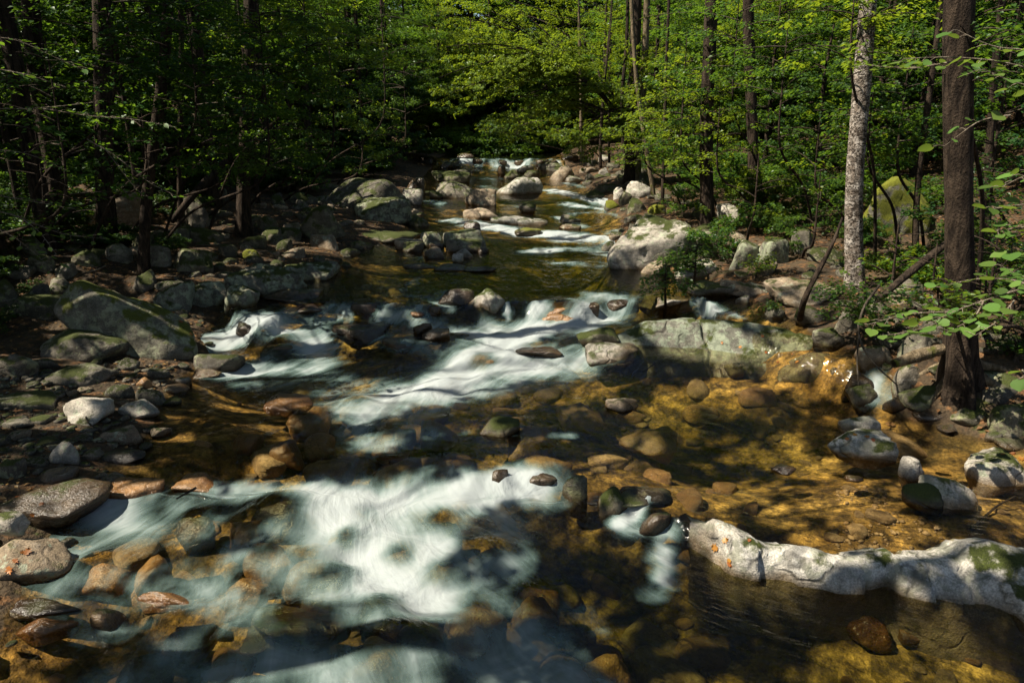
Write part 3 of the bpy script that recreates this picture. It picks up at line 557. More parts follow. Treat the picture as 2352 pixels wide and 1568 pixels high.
# --- lichen outcrop between the pools: one cracked, lobed mass
fr = np.array([at_z(x, y, .16)[:2] for x, y in [(1340, 818), (1400, 826), (1490, 833), (1600, 842), (1660, 853), (1740, 862), (1824, 866), (1890, 880), (1945, 874), (1985, 850)]])
nX, nY = 190, 110; ux = np.linspace(fr[0, 0], fr[-1, 0], nX); vy = np.linspace(-.25, 2.0, nY); OX, OV = np.meshgrid(ux, vy, indexing='ij')
fy = np.interp(ux, fr[:, 0], fr[:, 1]); OY = fy[:, None] + OV; s_ = (ux - ux[0]) / (ux[-1] - ux[0])
crest = np.interp(s_, [0, .10, .25, .45, .62, .8, .93, 1], [.20, .33, .54, .62, .62, .56, .44, .2]); cv = np.interp(s_, [0, .2, .5, .8, 1], [.25, .55, .95, .75, .3]); bk = np.interp(s_, [0, .15, .5, .85, 1], [.5, 1.2, 1.9, 1.5, .7])
v_ = OV; up_ = sstep(-.12, .22, v_) * .40 + sstep(.0, 1, v_ / cv[:, None]) * .60; dn_ = 1 - sstep(cv[:, None] * 1.05, bk[:, None], v_)
OZ = -.25 + (crest[:, None] + .25) * up_ * dn_
sd = np.random.default_rng(9); C = np.stack([sd.uniform(ux[0], ux[-1], 8), sd.uniform(0, 1.4, 8)], 1); wx = OX + .12 * n2(OX, OY, 2.5, 3.); wv = OV + .12 * n2(OX, OY, 2.5, 6.)
D = np.sort(np.sqrt((wx[..., None] - C[:, 0]) ** 2 + 1.3 * (wv[..., None] - C[:, 1]) ** 2), -1); di = np.argmin(np.sqrt((wx[..., None] - C[:, 0]) ** 2 + 1.3 * (wv[..., None] - C[:, 1]) ** 2), -1)
OZ = OZ + (-.075 * np.exp(-((D[..., 1] - D[..., 0]) / .035) ** 2) + .05 * (np.clip(1 - D[..., 0] / .6, 0, 1)) + sd.uniform(-.03, .03, 8)[di]) * sstep(-.05, .2, v_) * dn_ + .05 * n2(OX, OY, 2.2, 1.) + .018 * n2(OX, OY, 9., 2.)
OYp = OY - .06 * sstep(.35, 0, np.abs(v_ - .02)) + .05 * n2(OX, OZ * 3, 3., 7.)
i, j = np.meshgrid(np.arange(nX - 1), np.arange(nY - 1), indexing='ij'); Q = np.stack([i * nY + j, (i + 1) * nY + j, (i + 1) * nY + j + 1, i * nY + j + 1], -1).reshape(-1, 4)
OP = np.stack([OX, OYp, OZ], -1).reshape(-1, 3); wet = sstep(.09, .02, OP[:, 2] - .16 + .05 * fbm(OP * 6, 2))
tag(link('rock_outcrop', mesh('rock_outcrop', OP, Q, [M['outcrop']], attrs={'wet': wet})), 'wide lichen-grey rock outcrop with cracks and fallen leaves above the golden pool', 'rock outcrop')
for x, f_ in zip(ux[::12], fy[::12]): ROCKS.append((x, f_ + .5, .55))
pr(1352, 1490, 784, 832, 'pale', 'pale fractured rock at the jet end of the lichen outcrop', angular=.9, sink=1.2)
pr(1800, 1965, 800, 890, 'lichen', 'sloping lichen slab at the tail of the outcrop', angular=.3, sink=1.4, z0=.16)
pr(1900, 1995, 825, 900, 'mossy', 'mossy block between the outcrop tail and the side fall', angular=.6, sink=1.4, z0=.16)
pr(1668, 1714, 826, 856, 'lichen', 'small knob of lichen rock at the foot of the outcrop', angular=.4, z0=.16)
# --- shallow pool rocks
pr(1914, 2057, 990, 1060, 'white', 'white angular rock with orange leaves on its flat top', angular=.9, seed=5)
pr(1941, 2040, 945, 1000, 'white', 'pale mossy rock behind the white angular rock', angular=.5)
pr(2070, 2132, 1048, 1104, 'pale', 'small pale-tipped mossy rock in the shallow pool', angular=.6)
pr(2130, 2284, 1088, 1166, 'white', 'white moss-skirted boulder sloping into the shallow pool', angular=.5, roll=14)
pr(2087, 2168, 1114, 1166, 'mossy', 'dark moss mound stone beside the moss-skirted boulder', angular=.2)
pr(2244, 2400, 1034, 1115, 'pale', 'broad pale rock with ferny moss at the pool edge', angular=.4)
pr(2266, 2314, 984, 1014, 'grey', 'grey stone above the broad pale rock', angular=.4)
pr(2306, 2380, 998, 1030, 'mossy', 'dark mossy stone above the broad pale rock', angular=.4)
pr(2300, 2400, 925, 998, 'mossy', 'large dark mossy rock under the big trunk roots', angular=.4)
pr(2256, 2400, 850, 910, 'grey', 'grey shelving rock beside the big trunk foot', angular=.6)
pr(2205, 2300, 925, 975, 'mossy', 'dark green stone heaped below the big trunk foot', angular=.4)
pr(2110, 2200, 935, 965, 'wet', 'wet stone below the side fall', angular=.4)
pr(2040, 2092, 905, 945, 'wet', 'dark wet rock at the foot of the side fall', angular=.5)
pr(1977, 2062, 785, 838, 'tan', 'smooth brown boulder damming the side channel', angular=.2)
pr(1945, 2010, 850, 900, 'wet', 'black wet rock at the tail of the outcrop beside the side fall', angular=.7)
pr(1960, 2030, 870, 925, 'mossy', 'mossy wet rock under the side fall', angular=.6)
pr(2090, 2180, 880, 935, 'mossy', 'dark root-bound rock between the side fall and the massive trunk', angular=.6)
pr(2060, 2130, 830, 885, 'grey', 'grey rock beside the splintered log', angular=.7)
pr(1880, 1960, 745, 800, 'grey', 'dim rock on the far side of the side channel', angular=.6)
pr(1830, 1900, 700, 745, 'mossy', 'mossy rock at the foot of the leaning stem', angular=.6)
pr(1930, 1990, 700, 760, 'grey', 'shaded rock under the hanging vine', angular=.6)
pr(2080, 2160, 760, 830, 'grey', 'big shadowed rock behind the splintered log', angular=.5)
# --- underwater stones by the ledge
pr(1944, 2048, 1390, 1470, 'amber', 'square amber stone under water below the white ledge', angular=.8, z0=-.30, tall=.7)
pr(2062, 2116, 1384, 1416, 'amber', 'orange oval stone under water below the white ledge', angular=.2, z0=-.30, tall=.7)
pr(2076, 2200, 1412, 1464, 'bed', 'flat tan stone under water beside the orange oval stone', angular=.3, z0=-.30, tall=.7)
pr(1175, 1284, 1325, 1420, 'amber', 'amber stone under the gliding water', angular=.3, z0=-.30, tall=.7)
pr(1350, 1436, 1468, 1545, 'amber', 'orange-brown stone under the fast water', angular=.2, z0=-.30, tall=.7)
# --- far bank, big boulders
pr(1404, 1606, 488, 602, 'pale', 'great smooth grey boulder jutting into the mid pool', angular=.6, roll=-20, seed=77, tall=1.0, lit=.8)
pr(1475, 1544, 555, 610, 'grey', 'round grey rock leaning on the great smooth boulder', angular=.3)
pr(1552, 1668, 527, 574, 'grey', 'leafy-topped boulder behind the great smooth boulder', angular=.4)
pr(1680, 1752, 548, 612, 'lichen', 'egg-shaped pale rock in the boulder pile', angular=.3, roll=20)
pr(1554, 1673, 584, 638, 'pale', 'long pale rock at the foot of the boulder pile', angular=.3)
pr(1754, 1833, 551, 606, 'lichen', 'ridged lichen rock topping the boulder pile', angular=.7)
pr(1740, 1785, 599, 630, 'tan', 'small pinkish wedge rock under the boulder pile', angular=.6)
pr(1822, 1880, 520, 580, 'grey', 'dark rock behind the boulder pile', angular=.4)
pr(1584, 1706, 635, 680, 'grey', 'low shelf rock along the side channel', angular=.6)
pr(1666, 1800, 640, 682, 'tan', 'broad brown shelf rock behind the side channel', angular=.7)
pr(1694, 1731, 672, 697, 'pale', 'small pale pointed stone on the side channel bank', angular=.8)
pr(1788, 1972, 643, 700, 'tan', 'layered brown rock shelf below the pale flaky trunk', angular=.9, deep=1.0)
pr(2060, 2150, 632, 680, 'grey', 'dark ridged rock behind the round-leaved branch', angular=.7)
pr(2000, 2176, 404, 540, 'green', 'huge boulder thickly covered in yellow-green moss', angular=.3, tall=1.15, lit=.8)
pr(1652, 1722, 470, 512, 'pale', 'pale sunlit rock behind the drooping green sapling', angular=.7, lit=.8)
# --- mid-stream rocks
pr(736, 942, 406, 482, 'grey', 'massive dark boulder with a sunlit back upstream', angular=.35, seed=21, lit=.8)
pr(803, 935, 453, 508, 'lichen', 'lichen-blotched boulder in front of the massive dark boulder', angular=.4, lit=.8)
pr(922, 975, 434, 470, 'pale', 'smooth pale rock beside the massive dark boulder', angular=.3, lit=.8)
pr(978, 1098, 413, 455, 'grey', 'broad grey boulder in the middle of the stream', angular=.5, lit=.8)
pr(986, 1017, 436, 456, 'mossy', 'small green rock before the broad grey midstream boulder', angular=.2)
pr(1060, 1138, 434, 472, 'tan', 'brown pyramid-shaped rock in the middle of the stream', angular=.6)
pr(1139, 1257, 408, 447, 'white', 'bright white sunlit boulder in the middle of the stream', angular=.4, lit=.8)
pr(1062, 1145, 472, 503, 'tan', 'sharp-ridged half-lit rock in the middle of the stream', angular=.7, lit=.8)
pr(1192, 1231, 463, 489, 'grey', 'dark pointed rock standing in the stream', angular=.5)
pr(1126, 1256, 489, 518, 'white', 'low bright white flat rock in the rapids', angular=.5, lit=.8)
pr(1064, 1104, 509, 528, 'wet', 'dark round rock by the low white rock', angular=.3)
pr(1182, 1242, 522, 539, 'green', 'flat moss-topped rock in the rapids', angular=.3)
pr(1284, 1342, 492, 513, 'grey', 'grey oblong rock beyond the rapids', angular=.4)
pr(1279, 1335, 511, 526, 'tan', 'flat mossy tan stone in the rapids', angular=.4)
pr(822, 965, 518, 560, 'mossy', 'flat-topped mossy boulder on the gravel bar', angular=.5, lit=.8)
pr(1016, 1122, 522, 572, 'lichen', 'square-shouldered grey boulder at the end of the gravel bar', angular=.6, lit=.8)
pr(1020, 1108, 546, 580, 'grey', 'smooth oval grey boulder at the tip of the gravel bar', angular=.1)
pr(1042, 1086, 568, 592, 'pale', 'pale smooth stone before the oval grey boulder', angular=.3)
pr(1039, 1066, 578, 604, 'pale', 'small white-streaked stone at the water edge of the gravel bar', angular=.6)
pr(963, 1014, 532, 568, 'lichen', 'dark split rock on the gravel bar', angular=.6)
pr(908, 965, 546, 572, 'tan', 'round tan cobble on the gravel bar', angular=.2)
pr(922, 976, 556, 580, 'mossy', 'olive rounded cobble on the gravel bar', angular=.3)
pr(966, 1022, 568, 592, 'tan', 'pink-brown twin-humped stone on the gravel bar', angular=.4)
pr(786, 858, 549, 573, 'mossy', 'low green cobble at the head of the dark pool', angular=.3)
pr(986, 1019, 553, 572, 'wet', 'dark cobble behind the twin-humped stone', angular=.2)
pr(1098, 1124, 563, 580, 'wet', 'black pebble-like stone beside the oval grey boulder', angular=.2)
sl_ = empty('rock_sheet', ground_at(1030, 620)[0]); tag(sl_, 'thin dark flat rock sheet lying just above the mid pool', 'rock ledge')
for i, b in enumerate(((916, 1010, 603, 618), (985, 1080, 604, 622), (1060, 1146, 606, 626))):
    put_rock(b, 'grey', None, 'slab', seed=700 + i, parent=sl_, angular=.9, sink=.8)
# --- far rocks
FARB = [(1263, 1332, 379, 414, 'tan'), (1242, 1298, 372, 395, 'grey'), (1186, 1233, 380, 397, 'pale'), (1157, 1199, 390, 411, 'mossy'), (1200, 1240, 392, 412, 'mossy'), (1436, 1496, 417, 457, 'pale'), (1442, 1488, 455, 488, 'mossy'),
        (1384, 1424, 460, 481, 'green'), (1340, 1370, 398, 414, 'grey'), (1300, 1345, 405, 420, 'pale'), (1370, 1420, 420, 440, 'mossy'), (1410, 1440, 430, 455, 'pale'), (1490, 1530, 470, 492, 'green'), (1420, 1450, 440, 470, 'mossy'),
        (1330, 1375, 380, 398, 'tan'), (1372, 1400, 385, 405, 'pale'), (1455, 1500, 490, 512, 'mossy'), (1375, 1405, 352, 372, 'pale'), (1340, 1375, 362, 380, 'grey')]
for b in FARB: pr(*b, 'rock in the jumbled heap along the far bank below the slender stems', group='rocks heaped on the far bank', name='rock', cat='rock')
FARM = [(926, 975, 409, 447, 'wet'), (987, 1083, 394, 419, 'mossy'), (1040, 1084, 390, 414, 'grey'), (1142, 1162, 382, 402, 'wet'), (1008, 1040, 372, 388, 'wet'), (960, 1000, 360, 380, 'wet'), (1290, 1330, 352, 370, 'wet'), (1050, 1090, 352, 364, 'wet'), (1180, 1215, 368, 380, 'wet'), (1085, 1112, 362, 378, 'wet'), (1135, 1165, 364, 377, 'wet'), (1225, 1262, 362, 380, 'wet'), (1030, 1062, 362, 378, 'mossy'), (1255, 1290, 366, 384, 'wet')]
for b in FARM: pr(*b, 'dark rock in the shaded stream just below the far cascade', group='dark rocks below the far cascade', name='rock', cat='rock')

# --- the white ledge: a curved ridge holding back the shallow pool
top = [(1580, 1225), (1648, 1203), (1705, 1222), (1732, 1230), (1770, 1258), (1804, 1268), (1855, 1262), (1896, 1270), (1926, 1284), (1994, 1302), (2045, 1312), (2110, 1316), (2150, 1295), (2198, 1280), (2232, 1256), (2283, 1246), (2352, 1262), (2440, 1275)]
bot = [(1586, 1262), (1640, 1295), (1688, 1320), (1729, 1330), (1780, 1336), (1804, 1338), (1855, 1345), (1902, 1353), (1960, 1354), (1994, 1352), (2040, 1345), (2065, 1362), (2144, 1382), (2200, 1392), (2273, 1400), (2310, 1412), (2352, 1430), (2440, 1440)]
T_, B_ = np.array(top, float), np.array(bot, float); xs = np.linspace(1585, 2440, 150); rows = []; g = np.random.default_rng(3)
for x in xs:
    pf = at_z(x, np.interp(x, B_[:, 0], B_[:, 1]), .0); fat = np.interp(x, [1585, 1700, 2060, 2200, 2440], [.14, .17, .13, .30, .42])
    pc = at_y(x, np.interp(x, T_[:, 0], T_[:, 1]), pf[1] + fat); pc[2] = max(pc[2], .195)
    dn = np.array([0, 1, 0.])
    prof = [pf + [0, -.06, -.60], pf + [0, -.04, -.25], pf + [0, -.02, -.06], pf, pf * .72 + pc * .28 + [0, -.035, .02], pf * .4 + pc * .6 + [0, -.045, .035], pf * .14 + pc * .86 + [0, -.03, .02], pc, pc + dn * .05 + [0, 0, .0], pc + dn * .12 + [0, 0, -.035], pc + dn * .2 + [0, 0, -.09], pc + dn * .32 + [0, 0, -.2], pc + dn * .45 + [0, 0, -.45]]
    rows.append(curve_pts(prof, 30))
Rw = np.array(rows); q = Rw.reshape(-1, 3)
fc = fbm(q * np.array([3.2, 3.2, 3.2]) + 5, 3); stepx = vnoise(np.stack([np.floor(q[:, 0] * 4.3 + .8 * q[:, 2]) * 3.7, q[:, 0] * 0, q[:, 0] * 0], -1))
q = q + np.stack([.02 * fbm(q * 7, 2), -.06 * stepx * (q[:, 2] < .17) * (q[:, 2] > -.02) + .03 * fc, .03 * fc + .012 * fbm(q * 14, 2) - .05 * np.maximum(.25 - np.abs(fbm(q * [4, 4, 6] + 31, 3)), 0) * (q[:, 2] > -.05)], -1)
ns, npf = Rw.shape[:2]; i, j = np.meshgrid(np.arange(ns - 1), np.arange(npf - 1), indexing='ij')
Q = np.stack([i * npf + j, (i + 1) * npf + j, (i + 1) * npf + j + 1, i * npf + j + 1], -1).reshape(-1, 4)
wet = np.clip(sstep(.07, .01, q[:, 2] + .04 * fbm(q * 5, 2)) + sstep(1.62, 1.42, q[:, 0] + .12 * fbm(q * 6, 2)), 0, 1)
me = mesh('white_rock_ledge', q, Q, [M['white']], attrs={'wet': wet})
tag(link('white_rock_ledge', me), 'long curved white rock ledge holding back the shallow sandy pool', 'rock ledge')

# ------------------------------------------------------------------ scattered stones, stream-bed stones, gravel
rng = np.random.default_rng(12)
def stone_set(mat, n, seed, sub=3, flat=.6, ang=.3):
    out = []
    for k in range(n):
        v, t = rock_mesh(seed + k, (1, .78 + .15 * math.sin(k * 2.1), flat * (1 + .15 * math.cos(k * 3.3))), mat, sub, ang, .9)
        out.append(mesh('stone', v, t, [M[mat]], attrs={'wet': np.zeros(len(v))}))
    return out
SETS = {m: stone_set(m, 4, 900 + 31 * i, ang=.7) for i, m in enumerate(('grey', 'tan', 'mossy', 'pale', 'wet'))}
def clear_of(x, y, r, k=.75): return all((x - a) ** 2 + (y - b) ** 2 > (k * (c + r)) ** 2 for a, b, c in ROCKS)
def in_view(p, m=40):
    d = p - np.array([0, 0, CAM_Z]); t = d @ np.array([0, cp, -sp])
    if t < .5: return False
    x = W2 / 2 + F * d[0] / t; y = H2 / 2 - F * (d @ np.array([0, sp, cp])) / t
    return -m < x < W2 + m and -m < y < H2 + m
def scatter(n, side, off, size, sets, label, group, ymax=40, ymin=3.2, dirt=0.0):
    k = 0; tries = 0
    while k < n and tries < n * 30:
        tries += 1; y = ymin + (ymax - ymin) * rng.random() ** 1.7; e = float(XL(y)) if side < 0 else float(XR(y)); x = e + side * rng.uniform(*off)
        r = rng.uniform(*size) ** 1.0 * (.5 + rng.random()) * (1 + y * .02); z = float(hz_(x, y))
        if not in_view(np.array([x, y, z])) or not clear_of(x, y, r): continue
        m = sets[rng.integers(len(sets))]; o = link('cobble', SETS[m][rng.integers(4)], None, (x, y, z + r * .02), (rng.uniform(-.25, .25), rng.uniform(-.25, .25), rng.uniform(0, 6.28)), (r, r, r * rng.uniform(.8, 1.2)))
        tag(o, label, 'cobble', group); ROCKS.append((x, y, r * .8)); k += 1
scatter(80, -1, (-.25, 1.6), (.05, .13), ('grey', 'tan', 'mossy', 'grey'), 'loose cobble among the boulders on the leaning-slab bank', 'cobbles on the leaning-slab bank', 12)
scatter(90, -1, (-.4, 4.0), (.10, .22), ('grey', 'mossy', 'mossy', 'tan'), 'mossy cobble on the stony bank around the flared tree foot', 'cobbles on the stony bank', 26, 12)
scatter(50, 1, (-.2, 1.4), (.06, .16), ('grey', 'mossy', 'wet', 'grey'), 'loose stone on the root-tangled bank below the big trunk', 'stones below the big trunk', 9, 4.5)
scatter(70, 1, (-.3, 2.2), (.12, .25), ('grey', 'mossy', 'grey', 'tan'), 'loose stone along the bank by the boulder pile', 'stones by the boulder pile', 34, 9)
# stream bed
BED = stone_set('bed', 5, 1200, 3, .45, .3) + stone_set('amber', 3, 1300, 3, .5, .25)
k = tries = 0
while k < 290 and tries < 9000:
    tries += 1; y = 3.3 + 11 * rng.random() ** 1.5; x = rng.uniform(float(XL(y)), float(XR(y))); r = .05 + .22 * rng.random() ** 2.2; z = float(tz_(x, y)); w = float(water_z(x, y))
    if w - z < r * .8 or not in_view(np.array([x, y, z])) or not clear_of(x, y, r, .8): continue
    o = link('submerged_stone', BED[rng.integers(8)], None, (x, y, z + r * .12), (rng.uniform(-.2, .2), rng.uniform(-.2, .2), rng.uniform(0, 6.28)), (r * 1.15, r, r))
    tag(o, 'amber stone lying under clear water on the stream bed', 'bed stone', 'stones on the stream bed'); ROCKS.append((x, y, r * .7)); k += 1
for k, (p, r, a, m) in enumerate(RBW):
    wz = float(water_z(p[0], p[1])) + a; hh = max(.16, a + .12); v, t = rock_mesh(2000 + k, (r * 1.15, r * .9, hh), m, 4, .7, 1.2); c = np.array([p[0], p[1], wz - .055 - hh * .93])
    tag(link('submerged_stone', mesh('submerged_stone', v, t, [M[m]], attrs={'wet': np.ones(len(v)) * .4}), None, c), {'wet': 'dark stone just under the water breaking the rapids', 'amber': 'orange-brown stone just under the water in the rapids', 'bed': 'tan stone just under the gliding water'}[m], 'bed stone', 'stones under the rapids')
# gravel: too many to count
def pebbles(name, spots, n, size, mat, label, seed):
    g = np.random.default_rng(seed); v0, t0 = ico(1); V = []; T = []; o = 0
    for k in range(n):
        c, rad = spots[g.integers(len(spots))]; a, rr = g.uniform(0, 6.28), rad * math.sqrt(g.random()); x, y = c[0] + rr * math.cos(a), c[1] + rr * math.sin(a)
        s = size * (.35 + 2.4 * g.random() ** 3); ca, sa = math.cos(a * 3), math.sin(a * 3); v = v0 * np.array([1.2, .85, .5]) * (1 + .16 * g.normal(size=(len(v0), 1))) * s
        V.append(np.stack([v[:, 0] * ca - v[:, 1] * sa + x, v[:, 0] * sa + v[:, 1] * ca + y, v[:, 2] + float(tz_(x, y)) + s * .2], 1)); T.append(t0 + o); o += len(v0)
    V = np.concatenate(V); tag(link(name, mesh(name, V, np.concatenate(T), [M[mat]], attrs={'wet': np.zeros(len(V))})), label, 'gravel', kind='stuff')
sp_ = lambda *L: [(ground_at(x, y)[0], r) for x, y, r in L]
pebbles('gravel', sp_((60, 880, .5), (80, 930, .5), (60, 1000, .7), (200, 1010, .6), (150, 870, .5), (300, 860, .5), (30, 1050, .5)), 900, .022, 'grey', 'dark gravel of the beach below the leaning slab', 5)
pebbles('gravel', sp_((1960, 1180, .18), (2030, 1230, .2), (2090, 1190, .3), (1990, 1105, .25), (2080, 1265, .22)), 520, .013, 'bed', 'tan gravel on the floor of the shallow sandy pool', 6)

# ------------------------------------------------------------------ fallen leaves on the stones, leaf litter
def leaf_shape(kind):
    if kind == 'ovate': o = [(0, 0), (.2, .19), (.42, .27), (.66, .22), (.86, .10), (1, 0)]
    elif kind == 'round': o = [(.02, .0), (-.06, .16), (.05, .36), (.3, .50), (.58, .46), (.82, .28), (1.02, 0)]
    else: o = [(0, .03), (.1, .30), (.25, .18), (.42, .52), (.5, .22), (.75, .34), (.72, .14), (1, 0)]
    c = [(x, 0, -.06 * x * x) for x, _ in o]; Lf = [(x, y, .10 * abs(y) - .06 * x * x + .015 * math.sin(9 * x)) for x, y in o]; Rg = [(x, -y, .10 * abs(y) - .06 * x * x + .015 * math.cos(8 * x)) for x, y in o]
    n = len(o); V = np.array(c + Lf + Rg, float); V[:, 2] *= 1.3; Q = [(i, i + 1, n + i + 1, n + i) for i in range(n - 1)] + [(i + 1, i, 2 * n + i, 2 * n + i + 1) for i in range(n - 1)]
    return V, np.array(Q)
def leaf_meshes(kind, mat, n=4):
    out = []; V, Q = leaf_shape(kind)
    for k in range(n):
        v = V.copy(); v[:, 1] *= 1 + .12 * math.sin(k * 2.7); v[:, 2] += .05 * math.sin(k + 1) * v[:, 0] ** 2 + .03 * math.cos(2 * k) * v[:, 1]
        out.append(mesh('leaf', v, Q, [M[mat]], attrs={'tint': np.full(len(v), (k + .5) / n)}))
    return out
bpy.context.view_layer.update(); dg = bpy.context.evaluated_depsgraph_get()
FALL = leaf_meshes('maple', 'leaf_fall'); random.seed(4)
def drop_leaf(px, py, label, group, size=.05):
    d = Vector(ray(px, py).tolist()).normalized(); org = Vector((0, 0, CAM_Z))
    for _ in range(3):
        hit, loc, nrm, idx, ob, mtx = scn.ray_cast(dg, org, d)
        if not hit: return
        if ob.name.startswith('water'): org = loc + d * .01; continue
        break
    q = nrm.to_track_quat('Z', 'Y').to_matrix() @ Matrix.Rotation(random.uniform(0, 6.28), 3, 'Z')
    o = link('fallen_leaf', random.choice(FALL), None, loc + nrm * .008, q.to_euler(), (size,) * 3); tag(o, label, 'leaf', group)
for pts, lab, grp in (([(1960, 1000), (1985, 1003), (2000, 1008), (1950, 1008)], 'orange fallen leaf on top of the white angular rock', 'leaves on the white angular rock'),
                      ([(20, 1300), (45, 1270), (60, 1275), (30, 1285)], 'red-brown fallen leaf on the sunlit buff boulder', 'leaves on the buff boulder'),
                      ([(1680, 1285), (1660, 1245), (1672, 1290), (1720, 1245), (1650, 1260)], 'small red fallen leaf on the wet end of the white ledge', 'leaves on the white ledge'),
                      ([(1700, 800), (1760, 812), (1820, 815), (1835, 830), (1790, 830), (1750, 775), (1660, 790), (1850, 850)], 'rusty fallen leaf on the lichen-grey outcrop', 'leaves on the outcrop'),
                      ([(90, 1160), (40, 1140), (70, 1180)], 'dark red fallen leaf on the dark flat boulder', 'leaves on the dark flat boulder'),
                      ([(2320, 1040), (2340, 1050), (2300, 1045)], 'orange fallen leaf on the broad pale rock', 'leaves on the broad pale rock'),
                      ([(420, 740), (400, 720), (440, 770), (330, 690)], 'small yellow fallen leaf on the leaning slab', 'leaves on the leaning slab')):
    for x, y in pts: drop_leaf(x, y, lab, grp, random.uniform(.04, .075))
def litter(name, n, region, label, seed, size=.045, mat='litter'):
    g = np.random.default_rng(seed); X = g.uniform(region[0], region[1], n * 3); Y = g.uniform(region[2], region[3], n * 3)
    k = (HG is not None) & (tz_(X, Y) > water_z(X, Y) + .03) & (n2(X, Y, 1.1, 3.) > -.1); X, Y = X[k][:n], Y[k][:n]; m = len(X); Z = tz_(X, Y) + .015
    a = g.uniform(0, 6.28, m); D = np.stack([np.cos(a), np.sin(a), g.normal(0, .2, m)], 1); N = np.stack([g.normal(0, .3, m), g.normal(0, .3, m), np.ones(m)], 1)
    V, T, tint = leaves(np.stack([X, Y, Z], 1), D, N, size * g.uniform(.6, 1.5, m), .6, g); tag(link(name, mesh(name, V, T, [M[mat]], smooth=False, attrs={'tint': tint})), label, 'leaf litter', kind='stuff')
def leaves(P, D, N, L, wr, g, tint=None):
    """two triangles a leaf, folded along the midrib"""
    D = D / (np.linalg.norm(D, axis=1)[:, None] + 1e-9); S = np.cross(N, D); S /= np.linalg.norm(S, axis=1)[:, None] + 1e-9; U = np.cross(D, S)
    L = np.asarray(L)[:, None]; m = len(P); mid = P + D * L * .48 + U * L * .10
    V = np.stack([P, mid + S * L * wr * .5, P + D * L - U * L * .06, mid - S * L * wr * .5], 1).reshape(-1, 3)
    b = np.arange(m)[:, None] * 4; T = np.concatenate([b + [0, 1, 2], b + [0, 2, 3]], 1).reshape(-1, 3)
    t = g.random(m) if tint is None else np.clip(tint + .3 * (g.random(m) - .5), 0, 1); return V, T, np.repeat(t, 4)
litter('leaf_litter', 14000, (-14, -1.5, 4, 24), 'dry brown leaf litter on the stony bank', 3)
litter('leaf_litter', 16000, (2.5, 16, 5, 26), 'orange-brown leaf litter on the forest floor by the big trunk', 4, .055)

# ------------------------------------------------------------------ trees
LITP = []                                            # sunlit openings: a point on the ground or on a leaf, and a radius
def sunlit(px, py, r, Y=None):
    p = ground_at(px, py)[0] if Y is None else at_y(px, py, Y); LITP.append((*(p - SUN * ((p[2] - .5) / SUN[2]))[:2], r * 1.0))
for a in [(1700, 1290, .32), (1790, 1300, .28), (1900, 1310, .2), (2080, 1320, .2), (2230, 1300, .28), (1400, 1030, .6), (1250, 1045, .45), (1660, 1045, .45), (1640, 950, .3), (1780, 955, .28), (1900, 1110, .45), (2000, 1180, .4), (1560, 785, .5), (1680, 800, .45), (1800, 815, .4), (1900, 850, .25), (1850, 1200, .3), (2080, 1260, .2),
          (1980, 1010, .2), (2230, 1120, .18), (620, 940, .35), (760, 930, .3), (880, 1010, .35), (420, 1200, .35), (250, 1220, .3), (60, 1270, .35), (370, 1370, .25), (900, 1480, .25), (520, 1400, .25), (1230, 1380, .2), (1530, 1290, .15), (400, 1000, .25), (1800, 1400, .2), (2000, 1430, .16), (100, 1440, .15),
          (420, 740, .35), (330, 700, .2), (130, 760, .2), (230, 470, .8), (650, 620, .5), (560, 640, .3), (430, 660, .2), (330, 840, .3), (300, 890, .35), (200, 915, .25), (280, 930, .2), (1120, 690, .45), (1530, 690, .5), (1640, 700, .3), (1300, 690, .5), (1190, 430, 1.3), (1180, 505, 1.3), (1330, 545, 1.6), (1080, 490, .8), (870, 425, 1.0), (1480, 530, 1.0), (1600, 600, .5), (1740, 570, .5), (1330, 450, 1.4), (1290, 400, 1.3), (1450, 435, 1.0), (990, 580, .5), (700, 580, .7), (1140, 370, 1.5), (1570, 790, .3), (1750, 850, .25), (1430, 800, .3), (1980, 635, .6), (2020, 900, .2), (2090, 660, .4), (1240, 1290, .3), (1330, 1340, .2), (1430, 1500, .25), (1820, 1400, .25), (1640, 1550, .3), (2000, 1510, .3), (2150, 1440, .3), (1500, 1080, .4), (1100, 1000, .3), (600, 1310, .3), (330, 1270, .25), (300, 1100, .15), (150, 1150, .2), (420, 1530, .3), (1200, 755, .3), (1450, 690, .35), (540, 800, .3), (880, 640, .25), (1250, 640, .5), (1380, 640, .4), (1290, 590, .6), (860, 590, .5), (780, 580, .4), (1050, 560, .4), (900, 545, .4), (740, 500, .4), (600, 600, .3), (480, 640, .25), (1860, 1010, .2), (2250, 1080, .2), (1450, 900, .3), (1600, 1140, .25), (1750, 1130, .25), (1870, 1260, .25)]: sunlit(*a)
for a in [(2200, 730, .9, 5.5), (2080, 740, .4, 5.6), (2200, 130, .5, 6.0), (2070, 140, .4, 6.2), (2310, 480, .9, 5.2), (2290, 600, .7, 7.2), (2060, 590, .8, 8.6), (1960, 500, .5, 10.2), (1965, 350, .5, 10.2), (1970, 200, .4, 10.2), (1740, 400, 1.5, 12.5), (1700, 440, .8, 12.3), (2060, 450, 1.0, 13.5), (2150, 580, .5, 7.6), (2080, 610, .5, 9.0), (2180, 800, .15, 6.9), (110, 140, .6, 7.5), (1300, 120, 2.5, 23), (1200, 200, 2.0, 23), (1400, 250, 2.0, 23), (1380, 60, 2.5, 23), (1150, 300, 1.8, 30), (1500, 260, 1.5, 21), (900, 100, 2.0, 26)]: sunlit(*a)
NH = len(LITP)
for pts, w, st_ in FOAM:                              # thinner canopy over the white water
    if st_ >= .8:
        for x, y in pts:
            if y < 1490 and x < 1560: sunlit(x, y, w * 1.15)
LITS = np.array(LITP[NH:]); LITP = LITP[:NH]
